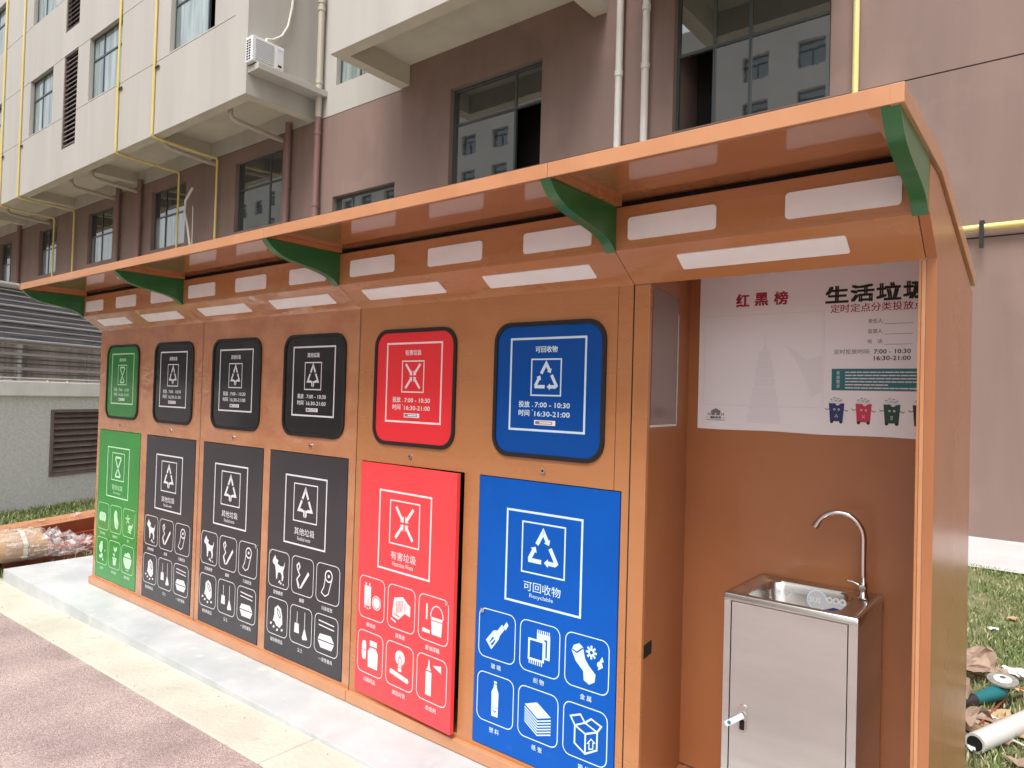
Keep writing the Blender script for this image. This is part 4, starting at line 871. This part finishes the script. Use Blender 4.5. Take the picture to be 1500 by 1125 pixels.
# wrapped cardboard roll
rl = empty('wrapped_bundle', (-5.66, -.3, 0), 'brown cardboard bundle wrapped in clear plastic at the left end of the concrete pad', 'bundle')
def bundle_loops(ys, rf_, cxf, seg=22):
    out = []
    for y in ys:
        r = rf_(y); out.append([(cxf(y)+r*1.45*math.cos(2*pi*i/seg)*(1+.07*math.sin(i*2.3+y*9)), y+.02*math.sin(i*1.3), max(.004, r*.80+r*.92*math.sin(2*pi*i/seg)*(1+.04*math.cos(i*1.7+y*7)))) for i in range(seg)])
    return out
cxf = lambda y: -5.74-.02*y
ys = [-1.3+i*.11 for i in range(13)]
mb = MB(); mb.loft(bundle_loops(ys, lambda y: .148-.01*max(0, y+.1), cxf), 'card', caps=True); mb.build('cardboard', rl)
mb = MB(); rr = random.Random(5)
ys2 = [-.30, -.2, -.12, -.05, 0, .05, .1, .15, .2, .26, .32, .37, .42]
lp = bundle_loops(ys2, lambda y: .155 if y < 0 else max(.05, .145-.16*y+.02*math.sin(y*50)), lambda y: cxf(y)+(.10*y if y > 0 else 0), 40)
lp = [[(x+rr.uniform(-.014, .014)*(1.5 if q[1] > 0 else .5), yy+rr.uniform(-.012, .012), max(.004, z+rr.uniform(-.014, .014)*(1.5 if q[1] > 0 else .5))) for (x, yy, z) in l for q in (l[0],)] for l in lp]
mb.loft(lp, 'film', smooth=False); mb.build('plastic_wrap', rl)
for y in (-.40, -.14):
    mb = MB(); mb.loft([[(x+(x-cxf(y))*.03, y+o_, z*1.02+.002) for x, _, z in bundle_loops([y], lambda q: .149, cxf)[0]] for o_ in (-.018, .018)], 'hose'); mb.build('tape_band', rl)
# spare folded panel with plastic
d2 = Vector((-.39, .92)).normalized(); tm = Matrix(((d2.x, d2.y, 0, -6.13), (d2.y, -d2.x, 0, -.12), (0, 0, 1, -.02), (0, 0, 0, 1)))
tr = empty('folded_metal_panel', (-6.2, .4, 0), 'red brown folded metal panel lying behind the wrapped bundle', 'panel')
mb = MB(); mb.prism([(-.02, -.10), (0, -.10), (0, .19), (-.10, .235), (-.12, .235), (-.02, .18)], -.3, 1.15, 'rust', 'x', tm); mb.build('back_flange', tr, bevel=.003)
mb = MB(); mb.prism([(0, .02), (.10, .02), (.10, .09), (.12, .09), (.12, .03), (.36, .03), (.38, -.10), (.36, -.10), (.34, .01), (0, -.0)], -.3, 1.15, 'rust', 'x', tm); mb.build('folded_tray', tr, bevel=.003)
mb = MB(); mb.prism([(-.125, .237), (-.10, .237), (-.001, .192), (-.001, .198), (-.10, .248), (-.125, .248)], -.3, 1.15, 'paint_trim', 'x', tm); mb.build('top_lip', tr)
mb = MB(); nx_, ny_ = 22, 7; vs = []
for j in range(ny_):
    for i in range(nx_):
        t = -.2+1.4*i/(nx_-1); s_ = -.02-.22*j/(ny_-1)
        vs.append(tuple(tm @ Vector((t, s_, .245-.10*j/(ny_-1)+.05*math.sin(i*.9)*math.sin(j*1.1+.4)*.6+rr.uniform(-.012, .012)))))
mb.raw(vs, [(j*nx_+i, j*nx_+i+1, (j+1)*nx_+i+1, (j+1)*nx_+i) for j in range(ny_-1) for i in range(nx_-1)], 'film'); mb.build('plastic_sheet', label='clear crumpled plastic sheet draped over the red brown folded panel', cat='plastic sheet')
# angle grinder, disc up
gd = empty('angle_grinder', (1.24, 2.62, -.12), 'teal angle grinder lying on the grass with its grinding disc facing up', 'tool')
dm = Matrix.Translation((1.288, 2.70, .008)) @ Matrix.Rotation(math.radians(12), 4, 'X')
mb = MB(); mb.tube([dm @ Vector((0, 0, -.006)), dm @ Vector((0, 0, .004))], .078, 'disc', 28); dsk = mb.build('grinding_disc', gd)
mb = MB(); mb.tube([dm @ Vector((0, 0, .0045)), dm @ Vector((0, 0, .008))], .045, 'coping', 22); mb.tube([dm @ Vector((0, 0, .0085)), dm @ Vector((0, 0, .018))], .016, 'chrome', 12); mb.build('disc_hub', dsk)
mb = MB(); mb.tube([dm @ Vector((0, 0, -.06)), dm @ Vector((0, 0, -.03)), dm @ Vector((0, 0, -.012))], .035, 'dark_metal', 14, rs=[.036, .034, .02]); mb.build('gear_head', gd)
mb = MB(); mb.tube([(1.29, 2.70, -.05), (1.27, 2.66, -.055), (1.24, 2.61, -.06), (1.205, 2.55, -.066), (1.17, 2.49, -.07)], .04, 'grinder', 14, rs=[.030, .042, .040, .034, .030]); mb.build('motor_housing', gd)
mb = MB(); mb.tube([(1.17, 2.49, -.07), (1.14, 2.44, -.075), (1.10, 2.38, -.08)], .03, 'rubber', 12, rs=[.031, .028, .022]); mb.build('grip', gd)
mb = MB(); mb.tube([(1.18, 2.86, -.118), (1.25, 2.72, -.118), (1.30, 2.60, -.118), (1.36, 2.53, -.118), (1.45, 2.5, -.118)], .007, 'rubber', 6); mb.tube([(1.12, 2.40, -.10), (1.18, 2.40, -.118), (1.25, 2.43, -.118), (1.31, 2.58, -.118), (1.33, 2.78, -.118), (1.36, 2.88, -.118), (1.44, 2.95, -.118)], .007, 'rubber', 6)
mb.build('power_cord', gd)
# white roll
wr = empty('paper_tube', (1.3, 2.1, -.12), 'white plastic covered tube lying on torn cardboard by the kiosk end', 'tube')
a_, b_ = Vector((1.232, 1.86, -.072)), Vector((1.46, 2.48, -.072)); dd = (b_-a_).normalized()
mb = MB(); mb.tube([a_, a_+dd*.01, b_], .048, 'pvc', 20); mb.build('tube_body', wr)
mb = MB(); mb.tube([a_-dd*.003, a_-dd*.001], .036, 'void', 16); mb.build('tube_bore', wr)
# crumpled paper and card pieces
def scrap(name, ctr, sx, sy, rot, amp, k, label, cat, seed, n=9, tilt=0, lift=0.0):
    q = random.Random(seed); mb = MB(); vs = []; mt = Matrix.Translation(ctr) @ Matrix.Rotation(rot, 4, 'Z') @ Matrix.Rotation(tilt, 4, 'X')
    for j in range(n):
        for i in range(n):
            e = (1+.10*q.uniform(-1, 1))
            p = mt @ Vector(((i/(n-1)-.5)*sx*e, (j/(n-1)-.5)*sy*e, amp*(math.sin(i*1.3+seed)*math.cos(j*1.1)+q.uniform(-.5, .5))+lift*abs(i/(n-1)-.5)*2)); vs.append((p.x, p.y, max(p.z, ctr[2]-.01)))
    fs = [(j*n+i, j*n+i+1, (j+1)*n+i+1, (j+1)*n+i) for j in range(n-1) for i in range(n-1)]
    mb.raw(vs, fs, k); o = mb.build(name, loc=ctr, fix=False, label=label, cat=cat)
    s_ = o.modifiers.new('thickness', 'SOLIDIFY'); s_.thickness = .003
    return o
scrap('cardboard_piece', (1.24, 2.38, -.112), .30, .26, .4, .008, 'card', 'flat torn brown cardboard under the upper end of the white tube', 'cardboard', 1)
scrap('cardboard_piece', (1.40, 2.28, -.10), .16, .18, .9, .007, 'card', 'small torn cardboard corner right of the white tube', 'cardboard', 2)
scrap('crumpled_paper', (1.11, 2.98, -.03), .26, .22, .5, .03, 'kraft', 'crumpled brown kraft paper standing up behind the teal grinder', 'paper', 3, tilt=.9, lift=.03)
scrap('crumpled_paper', (1.10, 2.05, -.05), .26, .30, -.3, .035, 'kraft', 'large crumpled brown kraft paper against the kiosk end wall', 'paper', 4, lift=.05)
scrap('crumpled_paper', (1.02, 2.55, -.05), .24, .3, .2, .035, 'kraft', 'crumpled kraft paper heap furthest behind the kiosk corner', 'paper', 9, lift=.04)
scrap('paper_sheet', (1.33, 3.28, -.10), .15, .16, .1, .006, 'white', 'white printed paper sheet on the grass beyond the grinder', 'paper', 5)
scrap('paper_sheet', (1.02, 3.24, -.06), .16, .09, -.2, .01, 'white', 'white paper edge sticking out above the kraft paper', 'paper', 6, tilt=.5)
scrap('foam_strip', (1.12, 2.48, -.09), .035, .26, -.3, .006, 'white', 'narrow white foam strip beside the kiosk end', 'foam', 7)
scrap('foam_strip', (1.205, 1.92, -.09), .035, .2, .2, .004, 'white', 'short white foam strip at the near end of the white tube', 'foam', 8)
for i, (x, y, rot, sx, k, lab) in enumerate(((1.30, 2.30, .8, .13, 'card', 'small cardboard scrap crossing under the middle of the white tube'), (1.16, 2.22, .2, .12, 'kraft', 'kraft paper shred between the foam strips'),
        (1.45, 2.75, 1.2, .12, 'rust', 'reddish brown offcut right of the grinding disc'), (1.12, 4.3, .4, .07, 'white', 'tiny white paper bit in the middle of the lawn'), (1.22, 4.75, 1.4, .10, 'card', 'pale cardboard bit in the far lawn'), (1.42, 4.2, .1, .12, 'hose', 'cream wrapper on the lawn near the right edge'))):
    scrap('litter_scrap', (x, y, -.108), sx, sx*.6, rot, .006, k, lab, 'litter', 20+i, n=6)
q9 = random.Random(77)
for i in range(22):
    x, y = q9.uniform(1.02, 1.46), q9.uniform(1.75, 3.25); sz = q9.uniform(.05, .12)
    scrap('litter_shred', (x, y, -.118+q9.uniform(0, .03)), sz, sz*q9.uniform(.4, .9), q9.uniform(0, 6), q9.uniform(.005, .02), q9.choice(['kraft', 'card', 'hose']), 'small torn shred of packing paper in the litter heap by the kiosk end', 'litter', 40+i, n=5)['group'] = 'shreds in the litter heap'
for i, (a, b) in enumerate((((1.05, 2.35, -.11), (1.5, 2.02, -.10)), ((1.10, 3.05, -.10), (1.48, 2.96, -.11)), ((1.22, 2.2, -.1), (1.30, 2.75, -.11)))):
    mb = MB(); mb.tube([a, b], .006, 'rust' if i else 'pvc', 6); mb.build('thin_rod', label=('thin white rod lying near the white tube', 'thin reddish rod beyond the grinder', 'thin reddish rod beside the grinder cord')[i], cat='rod')
def pebbles(name, n, fn, k, label, smin=.002, smax=.006):
    mb = MB(); q = random.Random(n)
    for _ in range(n):
        x, y, z = fn(q); s_ = q.uniform(smin, smax); a = q.uniform(0, 6.28)
        top = (x, y, z+s_*.7); base = [(x+s_*math.cos(a+j*1.57)*q.uniform(.6, 1.3), y+s_*math.sin(a+j*1.57)*q.uniform(.6, 1.3), z-.001) for j in range(4)]
        for j in range(4): mb.face([base[j], base[(j+1) % 4], top], k)
    mb.build(name, label=label, cat='grit', kind='stuff')
def fk(q):
    x = q.uniform(-5.4, 1.0); return x, q.choice([q.uniform(-.60, -.33), -.335-abs(q.gauss(0, .03)), -.60+q.gauss(0, .02)]), gz(x)+.0085
pebbles('kerb_grit', 260, fk, 'apron', 'scattered grit and crumbs on the cream concrete strip')
pebbles('dark_grit', 70, fk, 'rubber', 'small dark crumbs on the cream concrete strip', .0015, .005)
pebbles('pad_grit', 160, lambda q: (q.uniform(-5.3, 1.0), q.choice([q.uniform(-.31, -.03), -.026-abs(q.gauss(0, .015))]), .0005), 'cream', 'fine construction grit on the pale concrete pad', .0015, .0045)
mb = MB(); mb.tube([(1.02, 3.10, -.11), (1.2, 3.20, -.112), (1.35, 3.16, -.11), (1.7, 3.2, -.11)], .014, 'rubber', 8); mb.build('black_hose', label='dark hose lying across the grass behind the grinder', cat='hose')
